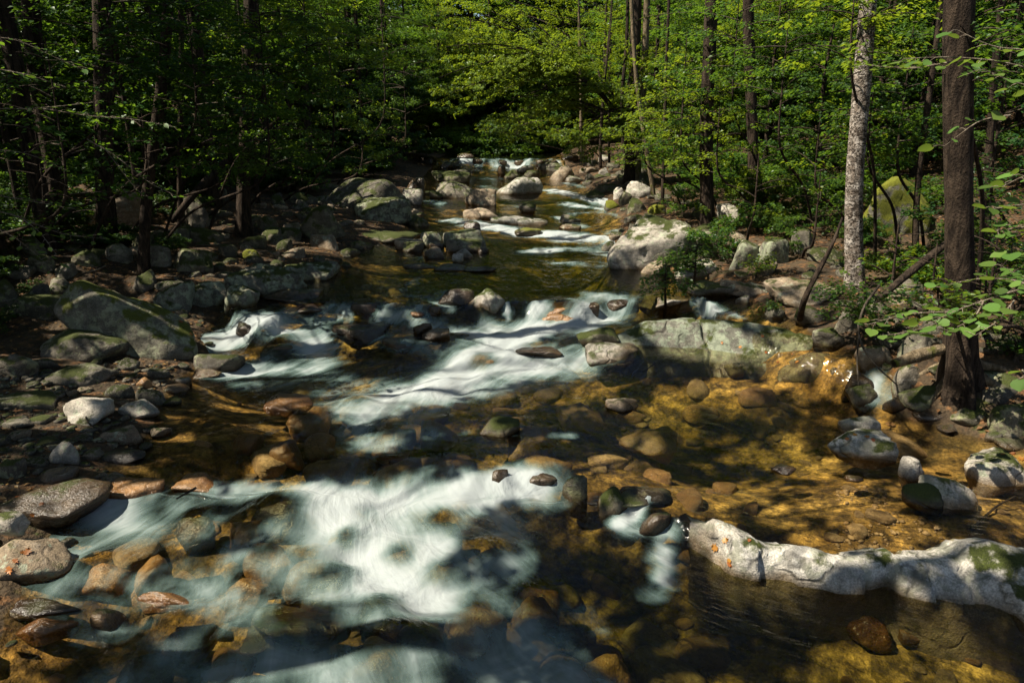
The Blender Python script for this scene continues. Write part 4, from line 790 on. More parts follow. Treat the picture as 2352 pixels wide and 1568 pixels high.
for p, r in LITROCK: LITP.append((*(p - SUN * ((p[2] - .5) / SUN[2]))[:2], r))
LITP = np.array(LITP)
def open_to_sun(P, strict=True):  # picks leaves to cut from crowns so sun patches land where wanted
    g = P - SUN[None] * ((P[:, 2] - .5) / SUN[2])[:, None]; wob = .35 * n2(g[:, 0], g[:, 1], 2.6, 4., 3)
    d2 = ((g[:, None, 0] - LITP[None, :, 0]) ** 2 + (g[:, None, 1] - LITP[None, :, 1]) ** 2) / LITP[None, :, 2] ** 2
    fl = np.maximum(n2(g[:, 0], g[:, 1], 1.5, 12., 3), n2(g[:, 0], g[:, 1], 3.4, 17., 2) - .12)
    s2 = ((g[:, None, 0] - LITS[None, :, 0]) ** 2 + (g[:, None, 1] - LITS[None, :, 1]) ** 2) / LITS[None, :, 2] ** 2; thin = (s2.min(1) < (1 + wob) ** 2)
    return (d2.min(1) < (1 + wob) ** 2) | thin | (fl > np.where(P[:, 0] < -6, .16, .28))
def limb_leaves(limbs, leaf, dens, g, tintf=None, cull=None, wr=.62, twig=.35):
    """leaves on fanned twigs along each limb; limbs: (start, tip, droop, half width)"""
    PP, DD, NN, LL = [], [], [], []; wood = []
    for p0, p1, droop, wid in limbs:
        ax = p1 - p0; L = np.linalg.norm(ax); ax = ax / L; side = np.cross(ax, [0, 0, 1.]); side /= np.linalg.norm(side) + 1e-9
        n = int(dens * L * wid * 1.5) + 3; K = max(5, int(L * 5)); kk = g.integers(0, K, n); t = .12 + .88 * (kk + .5) / K; sgn = np.where(g.random(n) < .5, -1, 1)
        w = wid * (t ** .5) * (1.06 - t) ** .45 * 1.25; r = w * g.random(n) ** .8; th = .55 + .25 * np.sin(kk * 7.3)
        ang = np.arctan2(1, th); tw = (side[None] * (sgn * np.sin(ang))[:, None] + ax[None] * np.cos(ang)[:, None])
        zz = -droop * L * t ** 2 + .10 * L * np.sin(kk * 3.9) * t * .5 - .30 * r * droop
        P = p0 + ax * (L * t)[:, None] + tw * r[:, None]; P[:, 2] += zz + g.normal(0, .035, n)
        fan = g.normal(0, .75, n); D = tw * np.cos(fan)[:, None] + np.cross(tw, [0, 0, 1.]) * np.sin(fan)[:, None]; D[:, 2] -= .25 + .25 * g.random(n)
        N = np.stack([g.normal(0, .38, n), g.normal(0, .38, n), np.ones(n)], 1)
        PP.append(P); DD.append(D); NN.append(N); LL.append(leaf * g.uniform(.6, 1.25, n))
        s = np.linspace(0, .95, 6); c = p0 + ax * (L * s)[:, None]; c[:, 2] += -droop * L * s ** 2; wood.append(tube(c, np.linspace(.005 + .004 * L, .003, 6), 4))
    P, D, N, L = map(np.concatenate, (PP, DD, NN, LL))
    if cull is not None:
        mid = np.array([a * .4 + b * .6 for a, b, _, _ in limbs]); kw = ~cull(mid); wood = [w_ for w_, k_ in zip(wood, kw) if k_] or wood[:1]
        k = ~cull(P); P, D, N, L = P[k], D[k], N[k], L[k]
    tint = None if tintf is None else tintf(P); V, T, tn = leaves(P, D, N, L, wr, g, tint); wv, wq = join(wood)
    return V, T, tn, wv, wq
def crown_mesh(name, parts, leafm, twigm='twig'):
    V, T, tn, wv, wq = parts; wt = np.concatenate([wq[:, [0, 1, 2]], wq[:, [0, 2, 3]]]) + len(V)
    return mesh(name, np.concatenate([V, wv]), np.concatenate([T, wt]), [M[leafm], M[twigm]], smooth=False, mat_idx=np.r_[np.zeros(len(T), int), np.ones(len(wt), int)], attrs={'tint': np.r_[tn, np.zeros(len(wv))]})
def tier_limbs(g, z0, z1, Rr, n, droop=.22, up=.25, shape='dome', lean=(0, 0), H=None):
    out = []; H = H or z1
    for k in range(n):
        h = (k + g.random()) / n; z = z0 + (z1 - z0) * h * .92; a = k * 2.399 + g.uniform(-.4, .4)
        rr = Rr * {'dome': math.sqrt(max(1 - (h * .96) ** 2, .05)) , 'cone': (1.05 - h), 'ball': math.sqrt(max(1 - (2 * h - 1) ** 2, .1))}[shape] * g.uniform(.65, 1.1)
        b = np.array([lean[0] * z / H, lean[1] * z / H, z]); d = np.array([math.cos(a), math.sin(a), up * g.uniform(.3, 1.4)]); out.append((b, b + d * rr, droop * g.uniform(.6, 1.5), rr * .34))
    return out
def trunk_mesh(name, pts, rad, mat, seg=14, flare=.6, limbs=(), seed=0, n=26, rough=.12):
    c = curve_pts(pts, n); r = np.interp(np.linspace(0, 1, n), np.linspace(0, 1, len(rad)), rad); parts = [tube(c, r, seg, flare, rough, seed)]
    for a, b, r0 in limbs:
        s = np.linspace(0, 1, 6)[:, None]; cc = a + (b - a) * s; cc[:, 2] += -.12 * np.linalg.norm(b - a) * s[:, 0] * (s[:, 0] - 1) * 2; parts.append(tube(cc, np.linspace(r0, r0 * .35, 6), 6))
    V, Q = join(parts); return mesh(name, V, Q, [M[mat]])
tint_n = lambda s, k=.5: (lambda P: np.clip(.45 + .55 * fbm(P * s + 3, 2) * k * 2, 0, 1))

def tree(name, base, pts, rad, bark, crown, label, group=None, flare=.6, limbs=(), seed=0, cat='tree', leafm='leaf', seg=14):
    """pts and crown are in world coordinates"""
    b = np.array(base, float); e = empty(name, b); tag(e, label, cat, group)
    link('trunk', trunk_mesh('trunk', np.asarray(pts) - b, rad, bark, seg, flare, [(a - b, c - b, r) for a, c, r in limbs], seed), e)
    if crown is not None:
        V, T, tn, wv, wq = crown; link('crown', crown_mesh('crown', (V - b, T, tn, wv - b, wq), leafm), e)
    return e
def px_tree(name, bx, by, wpx, tops, height, bark, label, crown=(5.5, 3.6, 22, .15, 60), group=None, flare=.6, seed=0, leafm='leaf_dark', taper=.45, cull=True, seg=14):
    """trunk standing on the pixel of its foot, passing the given pixels, then on up to its full height"""
    P, t = ground_at(bx, by, tz_); r = wpx / F * (P[1] * cp) / 2; pts = [P - [0, 0, .25], P + [0, 0, .02]]
    for x, y in tops: pts.append(at_y(x, y, P[1]))
    d = pts[-1] - P; d = d / np.linalg.norm(d); d = d * .5 + np.array([0, 0, .5]); last = pts[-1]
    if last[2] - P[2] < height: pts.append(last + d / d[2] * (height - (last[2] - P[2])))
    c = None; limbs = []
    if crown:
        z0, Rr, n, leaf, dens = crown; g = np.random.default_rng(seed + 50); axis = curve_pts(pts, 30)
        L = []
        for b, tip, dr, w in tier_limbs(g, P[2] + z0, P[2] + height, Rr, n, up=.35):
            ctr = np.array([np.interp(b[2], axis[:, 2], axis[:, 0]), np.interp(b[2], axis[:, 2], axis[:, 1]), b[2]]); L.append((ctr, ctr + (tip - b), dr, w))
        limbs = [(a, a + (q - a) * .8, r * .22) for a, q, _, _ in L[::2]]; c = limb_leaves(L, leaf, dens, g, tint_n(.5), open_to_sun if cull else None)
    return tree(name, P, pts, [r * 1.08, r, r * .93, r * (1 - taper * .5), r * (1 - taper)], bark, c, label, group, flare, limbs, seed, leafm=leafm, seg=seg)

px_tree('tree', 240, 548, 38, [(240, 430), (238, 250), (236, 0)], 13, 'bark', 'dark straight trunk in front of the pinkish sunlit boulder', seed=1)
px_tree('tree', 352, 415, 40, [(348, 300), (330, 120), (322, 0)], 15, 'bark', 'thick dark trunk standing in deep shade behind the bank boulders', seed=2)
px_tree('tree', 328, 622, 24, [(332, 500), (345, 380), (372, 200), (390, 0)], 9, 'bark', 'slender black trunk rooted among the bank rocks', (4.2, 2.2, 14, .12, 40), seed=3)
px_tree('tree', 557, 540, 28, [(560, 430), (566, 250), (573, 100), (578, 0)], 13, 'bark', 'brown trunk with a flared foot on the cobble bank', seed=4, flare=1.3)
px_tree('tree', 414, 520, 12, [(412, 380), (416, 220), (418, 60)], 9, 'bark', 'thin dark stem beside the fallen log', (4, 1.8, 12, .12, 36), seed=5)
px_tree('tree', 1447, 420, 24, [(1450, 330), (1458, 150), (1462, 0)], 15, 'bark', 'dark far-bank trunk at the bend', (7, 3.5, 16, .16, 28), seed=6)
px_tree('tree', 1464, 418, 15, [(1466, 330), (1480, 180), (1486, 0)], 14, 'bark_tan', 'mossy sunlit far-bank trunk beside the dark trunk at the bend', (8, 3, 14, .16, 28), seed=7)
px_tree('tree', 1628, 527, 30, [(1622, 420), (1620, 280), (1632, 100), (1634, 0)], 14, 'bark', 'upright dark-barked trunk behind the great smooth boulder', (6.5, 3.2, 16, .15, 30), seed=8)
px_tree('tree', 1735, 470, 24, [(1728, 300), (1720, 100), (1716, 0)], 15, 'bark', 'shaded trunk behind the drooping green sapling', (7, 3.2, 16, .15, 30), seed=9)
px_tree('tree', 1972, 655, 37, [(1958, 560), (1957, 470), (1966, 380), (1975, 250), (1986, 120), (1992, 0)], 13, 'bark_pale', 'pale flaky-barked trunk sunlit on one side above the rock shelf', (6.5, 3.0, 16, .14, 30), seed=10, flare=.5, seg=28)
big = px_tree('tree', 2212, 885, 60, [(2207, 760), (2203, 560), (2200, 300), (2197, 0)], 14, 'bark', 'massive dark trunk with spreading roots beside the side fall', (6.5, 3.4, 16, .14, 30), seed=11, flare=1.2, seg=28)
for k, (pts, r0) in enumerate((([(2190, 870), (2150, 905), (2125, 935)], .055), ([(2205, 880), (2215, 930), (2235, 960)], .06), ([(2235, 875), (2280, 890), (2330, 905)], .055), ([(2185, 850), (2140, 850), (2090, 865)], .045), ([(2245, 860), (2300, 850), (2350, 855)], .045))):
    P = [ground_at(x, y, tz_)[0] for x, y in pts]; b0 = np.array(big.location); c = curve_pts([b0 + [0, 0, .35], P[0] + [0, 0, .10], P[1] + [0, 0, .03], P[2] - [0, 0, .06]], 14); v, q = tube(c - b0, np.linspace(r0 * 1.4, r0 * .35, 14), 9, 0, .2, k); link('root', mesh('root', v, q, [M['bark_tan']]), big)
px_tree('tree', 2105, 640, 14, [(2100, 500), (2112, 380), (2130, 250), (2150, 100)], 8, 'bark', 'thin dark stem between the pale trunk and the massive trunk', (5, 1.5, 8, .12, 30), seed=12)
px_tree('tree', 2270, 560, 16, [(2266, 480), (2272, 330), (2285, 150)], 9, 'bark', 'thin dark stem beyond the massive trunk', (5, 1.5, 8, .12, 30), seed=13)
for x, y, w, tops, s, lab in ((1335, 368, 8, [(1334, 300), (1336, 240), (1330, 100)], 14, 'slim tan stem on the far bank beyond the arching tree'), (1505, 455, 10, [(1488, 370), (1478, 300), (1460, 180)], 15, 'pale leaning stem on the far bank rocks'),
                              (1522, 462, 8, [(1524, 380), (1526, 300), (1530, 150)], 16, 'thin upright dark stem on the far bank rocks'), (1380, 385, 7, [(1378, 330), (1385, 240)], 17, 'thin dark stem beside the far cascade'), (1400, 382, 6, [(1398, 330), (1400, 240)], 18, 'hair-thin stem beside the far cascade'),
                              (1440, 400, 9, [(1432, 330), (1425, 250), (1440, 100)], 19, 'thin crooked stem before the dark trunk at the bend'), (1006, 300, 8, [(1004, 220), (1010, 120)], 20, 'thin sunlit stem in the far shaded wood'), (875, 330, 10, [(872, 220), (880, 60)], 21, 'thin dark stem in the far shaded wood')):
    px_tree('slender_tree', x, y, w, tops, 9, 'bark_tan' if s in (14, 15, 20) else 'bark', lab, (5, 1.8, 10, .14, 24), seed=s, flare=.2, leafm='leaf', seg=8)
# leaning dead stem and hanging vine by the side channel
def pole(name, pts, rad, mat, label, cat, n=14, group=None, seed=0):
    P = np.array(pts); b = P[0]; v, q = tube(curve_pts(P - b, n), np.interp(np.linspace(0, 1, n), np.linspace(0, 1, len(rad)), rad), 9, 0, .15, seed)
    tag(link(name, mesh(name, v, q, [M[mat]]), None, b), label, cat, group)
pole('leaning_stem', [ground_at(1836, 735)[0] - [0, 0, .1], at_y(1845, 690, 8.9), at_y(1875, 630, 9.0), at_y(1912, 565, 9.1), at_y(1935, 500, 9.2)], [.055, .045, .04, .03, .015], 'bark', 'bare dark stem leaning out over the side channel', 'tree stem')
pole('hanging_vine', [at_y(2020, 655, 7.6), at_y(1985, 700, 7.3), at_y(1968, 755, 7.0), at_y(1975, 790, 6.9), at_y(2010, 840, 6.7), at_y(2062, 885, 6.6)], [.016, .014, .013, .011, .009, .006], 'twig', 'thin grey vine hanging over the side channel', 'vine', 22)
pole('hanging_vine', [at_y(1972, 775, 6.95), at_y(1968, 830, 6.85), at_y(1972, 885, 6.75)], [.010, .008, .006], 'twig', 'short straight vine hanging to the side fall', 'vine')
pole('fallen_log', [ground_at(395, 520)[0] + [0, 0, .1], at_y(450, 440, 15.5), at_y(520, 368, 16.5)], [.07, .085, .07], 'bark', 'dark fallen log propped up the shaded bank', 'log')
pole('fallen_log', [at_y(2015, 690, 8.0), at_y(2090, 625, 8.4), at_y(2180, 555, 8.8)], [.035, .05, .045], 'bark', 'dark rotten log slanting up behind the round-leaved branch', 'log')
pole('fallen_log', [at_y(2052, 836, 6.9), at_y(2110, 815, 7.0), at_y(2172, 800, 7.1)], [.05, .07, .06], 'bark_tan', 'splintered brown log lying against the massive trunk', 'log')
pole('fallen_branch', [ground_at(330, 1010)[0], ground_at(205, 1000)[0] + [0, 0, .1], ground_at(195, 945)[0] + [0, 0, .05]], [.006, .008, .004], 'twig', 'thin pale twig lying on the beach stones', 'branch')
pole('fallen_branch', [at_y(450, 1120, 4.75), at_y(405, 1145, 4.6)], [.012, .006], 'bark', 'short dark twig stuck on the wet amber rock', 'branch')
pole('fallen_branch', [at_y(2230, 1215, 4.9), at_y(2290, 1160, 5.2), at_y(2330, 1140, 5.3)], [.012, .010, .006], 'bark', 'dark crooked branch lying in the shallow pool', 'branch')

g = random.Random(31)
for k in range(18):
    side = k % 2; y = g.uniform(6, 15); x = (float(XR(y)) + g.uniform(.5, 4)) if side else (float(XL(y)) - g.uniform(.6, 4)); a = g.uniform(0, 6.28); l = g.uniform(.4, 1.1)
    q = [np.array([x + math.cos(a) * l * t + g.uniform(-.05, .05), y + math.sin(a) * l * t, 0]) for t in (0, .5, 1)]
    for p in q: p[2] = float(tz_(p[0], p[1])) + .03
    pole('fallen_branch', q, [.012, .010, .004], 'twig_pale' if k % 3 else 'bark', 'dead twig lying on the leaf litter of the root-tangled bank' if side else 'dead twig lying among the stones of the stony bank', 'branch', 8, 'twigs on the root-tangled bank' if side else 'twigs on the stony bank', k)
# the arching tree whose bright sprays hang over the stream
g = np.random.default_rng(77); P0 = ground_at(1458, 416)[0]; YA = float(P0[1]) - .5
arc = [P0 - [0, 0, .2], at_y(1447, 330, YA), at_y(1420, 262, YA - .2), at_y(1372, 205, YA - .5), at_y(1292, 150, YA - 1.0), at_y(1215, 118, YA - 1.5)]
ax = curve_pts(arc, 40); L = []
for k in range(46):
    s = g.uniform(.25, 1.0); p = ax[int(s * 39)]; a = g.uniform(0, 6.28); l = g.uniform(1.0, 2.3); L.append((p + g.normal(0, .15, 3), p + np.array([math.cos(a) * l - .5, math.sin(a) * l * .8 - .3, g.uniform(-.25, .75) * l]), .22, l * .36))
for x0, y0, x1, y1, dy in ((1420, 262, 1300, 300, 0), (1372, 205, 1180, 230, -1), (1292, 150, 1060, 110, -1.5), (1292, 150, 1080, 190, -2), (1400, 230, 1500, 150, .5), (1370, 200, 1420, 40, 0), (1330, 170, 1250, 20, -.5), (1290, 150, 1150, 60, 0), (1400, 240, 1340, 110, 1), (1440, 300, 1540, 270, -1), (1420, 262, 1380, 330, -1.5), (1400, 240, 1260, 260, .5), (1440, 200, 1500, 80, 1), (1300, 100, 1200, 10, 1), (1450, 260, 1570, 190, 1.), (1440, 330, 1500, 330, -2)):
    a, b = at_y(x0, y0, YA - .5), at_y(x1, y1, YA - .5 + dy)
    for _ in range(3): L.append((a + g.normal(0, .25, 3), b + g.normal(0, .55, 3), .12, np.linalg.norm(b - a) * .33))
tree('arching_tree', P0, arc, [.16, .13, .10, .07, .045, .02], 'bark', limb_leaves(L, .088, 270, g, tint_n(.6, .8), lambda P: n2(P[:, 0] * 1.3, P[:, 2] * 1.6 + P[:, 1] * .6, 1.0, 2., 3) > .22), 'dark-stemmed tree arching over the stream with bright yellow-green sprays', flare=.3, limbs=[(a, b, .03) for a, b, _, _ in L[46:]], leafm='leaf_bright')

# --- shared crowns for the wood
g = np.random.default_rng(5); TYPES = []
for k in range(8):
    Hh = (5.2, 6.5, 4.5, 7.5, 5.8, 6.8, 8.5, 5.0)[k]; Rr = (2.3, 2.6, 2.1, 2.8, 2.5, 2.4, 3.0, 2.6)[k]; z0 = (.5, .9, .3, 1.2, .5, .4, 1.4, .3)[k]
    li = tier_limbs(g, z0, Hh, Rr, 32, droop=.2, up=.30, shape=('dome', 'ball')[k % 2]); lf = (.105, .075, .12, .09, .14, .085, .11, .10)[k]; c = limb_leaves(li, lf, 225 * (.105 / lf) ** 1.6, g, tint_n(.7, .7), None, (.62, .5, .7, .55)[k % 4])
    cm = {m: None for m in ('leaf', 'leaf_dark', 'leaf_bright')}; cm['leaf'] = crown_mesh('crown', c, 'leaf')
    for m in ('leaf_dark', 'leaf_bright'):
        cm[m] = cm['leaf'].copy(); cm[m].materials[0] = M[m]
    tm = trunk_mesh('trunk', [(0, 0, -.4), (.05, 0, Hh * .3), (-.05, .08, Hh * .65), (0, 0, Hh * .97)], [.10, .085, .06, .02], 'bark', 8, .4, [(a, a + (b - a) * .6, .02) for a, b, _, _ in li[::2]], k)
    TYPES.append((cm, tm, Hh, Rr))
def wood_tree(x, y, k, s, leafm, label, group, name='tree', sink=0.0):
    cm, tm, Hh, Rr = TYPES[k % 8]; z = float(tz_(x, y)) - sink; e = link(name, None, None, (x, y, z), (0, 0, (x * 13.7 + y * 7.1) % 6.28), (s, s, s)); tag(e, label, 'tree', group)
    link('trunk', tm, e); link('crown', cm[leafm], e); return e
rnd = random.Random(8)
# rows of trees on each side and across the head of the valley
def row(n, xr, yr, label, group, tone, smin=.85, smax=1.3, gap=1.5):
    pl = []; tr = 0
    while len(pl) < n and tr < 4000:
        tr += 1; y = rnd.uniform(*yr); x = rnd.uniform(*(f(y) if callable(f) else f for f in xr))
        if any((x - a) ** 2 + (y - b) ** 2 < gap ** 2 for a, b in pl): continue
        cc = np.array([x, y, float(tz_(x, y)) + 3.6]) 
        if any(np.linalg.norm(np.cross(cc - p, SUN) * [1, 1, .55]) < 2.1 and (cc - p) @ SUN > 0 for p, r in LITROCK): continue
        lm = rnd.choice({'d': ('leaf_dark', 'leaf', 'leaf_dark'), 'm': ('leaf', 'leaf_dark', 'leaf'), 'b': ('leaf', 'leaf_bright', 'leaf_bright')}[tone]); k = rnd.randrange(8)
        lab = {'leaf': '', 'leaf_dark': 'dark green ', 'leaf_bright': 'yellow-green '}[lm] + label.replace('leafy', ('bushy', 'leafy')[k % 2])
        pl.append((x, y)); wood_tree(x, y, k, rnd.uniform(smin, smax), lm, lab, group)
row(34, (-24, lambda y: float(XL(y)) - 5.0), (16, 34), 'leafy tree in the dark wood above the stony bank', 'trees above the stony bank', 'd', 1.0, 1.4)
row(26, (-14, lambda y: float(XL(y)) - 2.2), (32, 48), 'leafy tree crowding the shaded bank by the far cascade', 'trees by the far cascade', 'm', 1.0, 1.5)
row(26, (lambda y: float(XR(y)) + 2.6, 16), (25, 46), 'leafy tree on the slope behind the arching tree', 'trees behind the arching tree', 'b', 1.0, 1.4)
row(30, (lambda y: float(XR(y)) + 5.0, 24), (14, 27), 'leafy tree in the wood behind the boulder pile', 'trees behind the boulder pile', 'm', gap=1.7)
row(30, (-10, 12), (47, 58), 'leafy tree closing the head of the valley', 'trees at the head of the valley', 'b', 1.2, 1.7)
row(44, (-40, 40), (58, 78), 'tall tree on the wooded slope beyond the valley head', 'trees on the far slope', 'm', 1.9, 2.7, 2.5)
row(9, (-9, 10), (60, 66), 'very tall leafy tree behind the valley head', 'tallest trees behind the valley head', 'm', 2.8, 3.4, 2.0)
# near bank trees in shade, with their own crowns
g = np.random.default_rng(21)
for k in range(25):
    kk = k if k < 15 else (k - 15) * 1.25 + .5; y = 8.5 + kk * 1.15 + g.uniform(-.4, .4); x = float(XL(y)) - g.uniform(3.2, 5.0) - (k % 3) * 2.0 - (1.2 if k >= 15 else 0); z = float(tz_(x, y)); H = g.uniform(5.0, 7.5); Rr = g.uniform(2.0, 2.7); b = np.array([x, y, z])
    li = [(a + b, c + b, d, w) for a, c, d, w in tier_limbs(g, 2.4 if k < 15 else 1.1, H if k < 15 else H * .75, Rr, 20, droop=.2, up=.25)]
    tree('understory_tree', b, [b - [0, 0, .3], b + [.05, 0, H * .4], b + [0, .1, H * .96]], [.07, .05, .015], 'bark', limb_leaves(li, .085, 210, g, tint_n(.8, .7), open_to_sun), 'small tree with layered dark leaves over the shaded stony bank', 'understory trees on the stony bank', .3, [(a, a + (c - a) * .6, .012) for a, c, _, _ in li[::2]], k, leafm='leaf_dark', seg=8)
# single trees whose sprays fill the gaps between the trunks
def mid_tree(px, py, Y, Rr, Hc, leafm, label, seed, leaf=.085, dens=200, n=22, zmin=1.0, off=None):
    g = np.random.default_rng(seed); c = at_y(px, py, Y); bx = c[0] + (off if off else -3.0 if c[0] < 0 else 1.5); b = np.array([bx, Y + 1.2, float(tz_(bx, Y + 1.2))]); sh = np.array([c[0] - bx, -1.2, 0]); z0 = max(c[2] - Hc / 2 - b[2], zmin); z1 = c[2] + Hc / 2 - b[2]
    li = [(a + b + sh * min(a[2] / z0, 1.), q + b + sh * min(a[2] / z0, 1.), d, w) for a, q, d, w in tier_limbs(g, z0, z1, Rr, n, droop=.22, up=.25, shape='ball')]
    tree('understory_tree', b, [b - [0, 0, .3], b + sh * .35 + [0, 0, z0 * .6], b + sh + [0, 0, z0 * 1.05], b + sh + [0, .1, z1 * .97]], [.03, .025, .02, .007], 'bark', limb_leaves(li, leaf, dens, g, tint_n(.8, .7), open_to_sun), label, None, .3, [(a, a + (q - a) * .6, .01) for a, q, _, _ in li[::2]], seed, leafm=leafm, seg=7)
for i, a in enumerate([(610, 250, 12.5, 1.8, 2.6, 'leaf', 'small leafy tree in front of the brown flared trunk'), (440, 140, 11.0, 1.8, 2.4, 'leaf_dark', 'small dark leafy tree above the fallen log'), (130, 290, 9.5, 1.5, 2.4, 'leaf', 'small leafy tree before the straight dark trunk'), (760, 190, 15.5, 2.2, 3.4, 'leaf', 'leafy tree leaning from the wood above the round mossy boulder'), (880, 120, 19.0, 2.4, 4.0, 'leaf_bright', 'sunlit leafy tree above the massive dark boulder'), (700, 60, 14.0, 2.2, 2.6, 'leaf_bright', 'sunlit crown of a small tree over the stony bank'),
    (1570, 230, 16.5, 1.9, 3.0, 'leaf_bright', 'bright leafy tree before the upright dark-barked trunk'), (1800, 190, 13.5, 1.9, 2.6, 'leaf', 'leafy tree between the shaded trunk and the pale trunk'), (1880, 340, 12.0, 1.5, 1.8, 'leaf_bright', 'leafy small tree beside the pale flaky trunk'), (2080, 230, 11.5, 1.6, 2.4, 'leaf', 'leafy small tree between the pale trunk and the massive trunk'), (1690, 120, 15.0, 1.9, 2.6, 'leaf', 'leafy tree before the shaded trunk'), (2310, 230, 9.5, 1.3, 2.6, 'leaf_dark', 'dim leafy tree beside the massive trunk'), (1960, 60, 10.0, 1.4, 1.4, 'leaf_bright', 'bright leafy sprays around the pale trunk top'), (1480, 310, 18.0, 1.5, 1.6, 'leaf_bright', 'bright low sprays before the dark trunk at the bend'), (250, 90, 10.5, 1.8, 2.2, 'leaf_dark', 'dark leafy tree crossing the thick shaded trunk')]): mid_tree(*a, seed=1500 + i)
mid_tree(1190, 300, 34, 2.9, 1.7, 'leaf_bright', 'bright tree reaching low over the water above the far cascade', 1600, .12, 150, 24, off=3.6)
for i, (x, y, Y, r_, h_, lm, lab) in enumerate([(2060, 600, 8.6, .75, .9, 'leaf_bright', 'bright leafy sapling beside the foot of the pale trunk'), (2150, 640, 7.9, .7, .8, 'leaf', 'leafy sapling in front of the dark rotten log'), (2290, 610, 7.4, .8, 1.0, 'leaf_bright', 'leafy sapling pressed against the massive trunk'), (2330, 720, 6.9, .6, .8, 'leaf', 'low leafy sapling behind the massive trunk foot'), (1990, 690, 8.0, .55, .5, 'leaf', 'small leafy spray over the side channel'), (1740, 425, 12.3, 1.2, 1.1, 'leaf_bright', 'domed bright green sapling above the boulder pile'), (1600, 590, 10.8, .55, .5, 'leaf', 'leafy spray hanging over the long pale rock'), (1530, 640, 10.2, .45, .5, 'leaf', 'leafy spray dipping toward the mid pool'), (2230, 480, 9.0, .9, 1.3, 'leaf_dark', 'dim sapling beyond the massive trunk'), (1880, 480, 11.5, 1.0, 1.2, 'leaf', 'shaded sapling behind the ridged lichen rock')]):
    mid_tree(x, y, Y, r_ * 1.15, h_ * 1.1, lm, lab, 1700 + i, .062, 450, 20, zmin=.15, off=.3)
for i, (x, y, Y, r_, h_, lm, lab) in enumerate([(330, 330, 11.5, 1.3, 1.5, 'leaf', 'leafy low tree half hiding the thick shaded trunk'), (520, 320, 13.2, 1.5, 1.7, 'leaf', 'leafy low tree over the dark fallen log'), (690, 330, 15.5, 1.6, 1.8, 'leaf', 'leafy low tree drooping behind the cobble bank'), (830, 300, 18.5, 1.9, 2.4, 'leaf_bright', 'leafy low tree drooping over the massive dark boulder'), (930, 240, 24, 2.2, 3.2, 'leaf', 'leafy tree overhanging the shaded bank upstream'), (90, 400, 9.5, 1.0, 1.4, 'leaf', 'leafy low tree over the shaded slope beside the straight dark trunk'), (600, 120, 13, 1.8, 2.2, 'leaf', 'high sprays over the flared trunk'),
    (1650, 320, 14.0, 1.2, 1.5, 'leaf_bright', 'leafy low tree across the upright dark-barked trunk'), (1550, 330, 16.5, 1.3, 1.5, 'leaf', 'leafy low tree between the bend and the upright trunk'), (2000, 300, 10.8, .9, 1.2, 'leaf', 'leafy sprays crossing the pale flaky trunk'), (2270, 690, 6.3, .5, .6, 'leaf_bright', 'dense bright sapling hiding the flank of the massive trunk'), (2160, 690, 6.6, .42, .5, 'leaf_bright', 'bright sapling in front of the massive trunk foot'), (2220, 120, 7.0, .8, .8, 'leaf', 'leafy sprays across the upper massive trunk')]):
    mid_tree(x, y, Y, r_, h_, lm, lab, 1800 + i, .072, 330, 20, zmin=.2)
mid_tree(1290, 320, 33, 1.8, 1.0, 'leaf_bright', 'bright sprays hanging beside the far cascade', 1601, .12, 150, 14, off=2.4)
# trees added on the sunward side to shade the stream, mostly above the frame
for k, (x, y, H, Rr) in enumerate([(-7.5, 1.5, 12, 3.6), (-11, 6, 14, 4), (-8.2, 8.5, 12, 3.6), (-12.5, 11, 15, 4.2), (-9.5, 14.5, 13, 3.8), (-15, 16, 16, 4.2), (-11.5, 19.5, 14, 4), (-17, 23, 16, 4.2), (-12.5, 26, 14, 4), (-16, 6, 17, 4.2), (-17, 1, 16, 4.2), (-19, 12, 18, 4.4), (-13, -3, 15, 4.2), (-14, 33, 15, 4.2), (-21, 19, 18, 4.2), (-6.8, 5.0, 9.5, 2.8), (-5.6, 2.8, 12, 3.4), (-6.2, -.5, 13, 3.6), (-8.6, 5.4, 15, 4.0), (-9.8, 9.8, 16, 4.0), (-4.6, -3.5, 12, 3.6), (-9.5, -5, 15, 4)]):
    g = np.random.default_rng(400 + k); b = np.array([x, y, float(tz_(x, y))]); li = [(a + b + [.22 * (a[2] - 4), 0, 0], c + b + [.22 * (a[2] - 4) + max(c[0], 0) * .7, 0, 0], d, w) for a, c, d, w in tier_limbs(g, 6.2, H, Rr, 26, droop=.15, up=.4)]
    tree('shade_canopy_tree', b, [b - [0, 0, .3], b + [.1, 0, 4.0], b + [.22 * (H - 4), .15, H * .97]], [.19, .15, .03], 'bark', limb_leaves(li, .19, 48 if x > -11.2 else 30, g, tint_n(.5), open_to_sun, .66), 'tall straight tree added to shade the stream with its high canopy', 'canopy trees added for shade', .6, [(a, a + (c - a) * .7, .03) for a, c, _, _ in li[::4]], k, leafm='leaf')

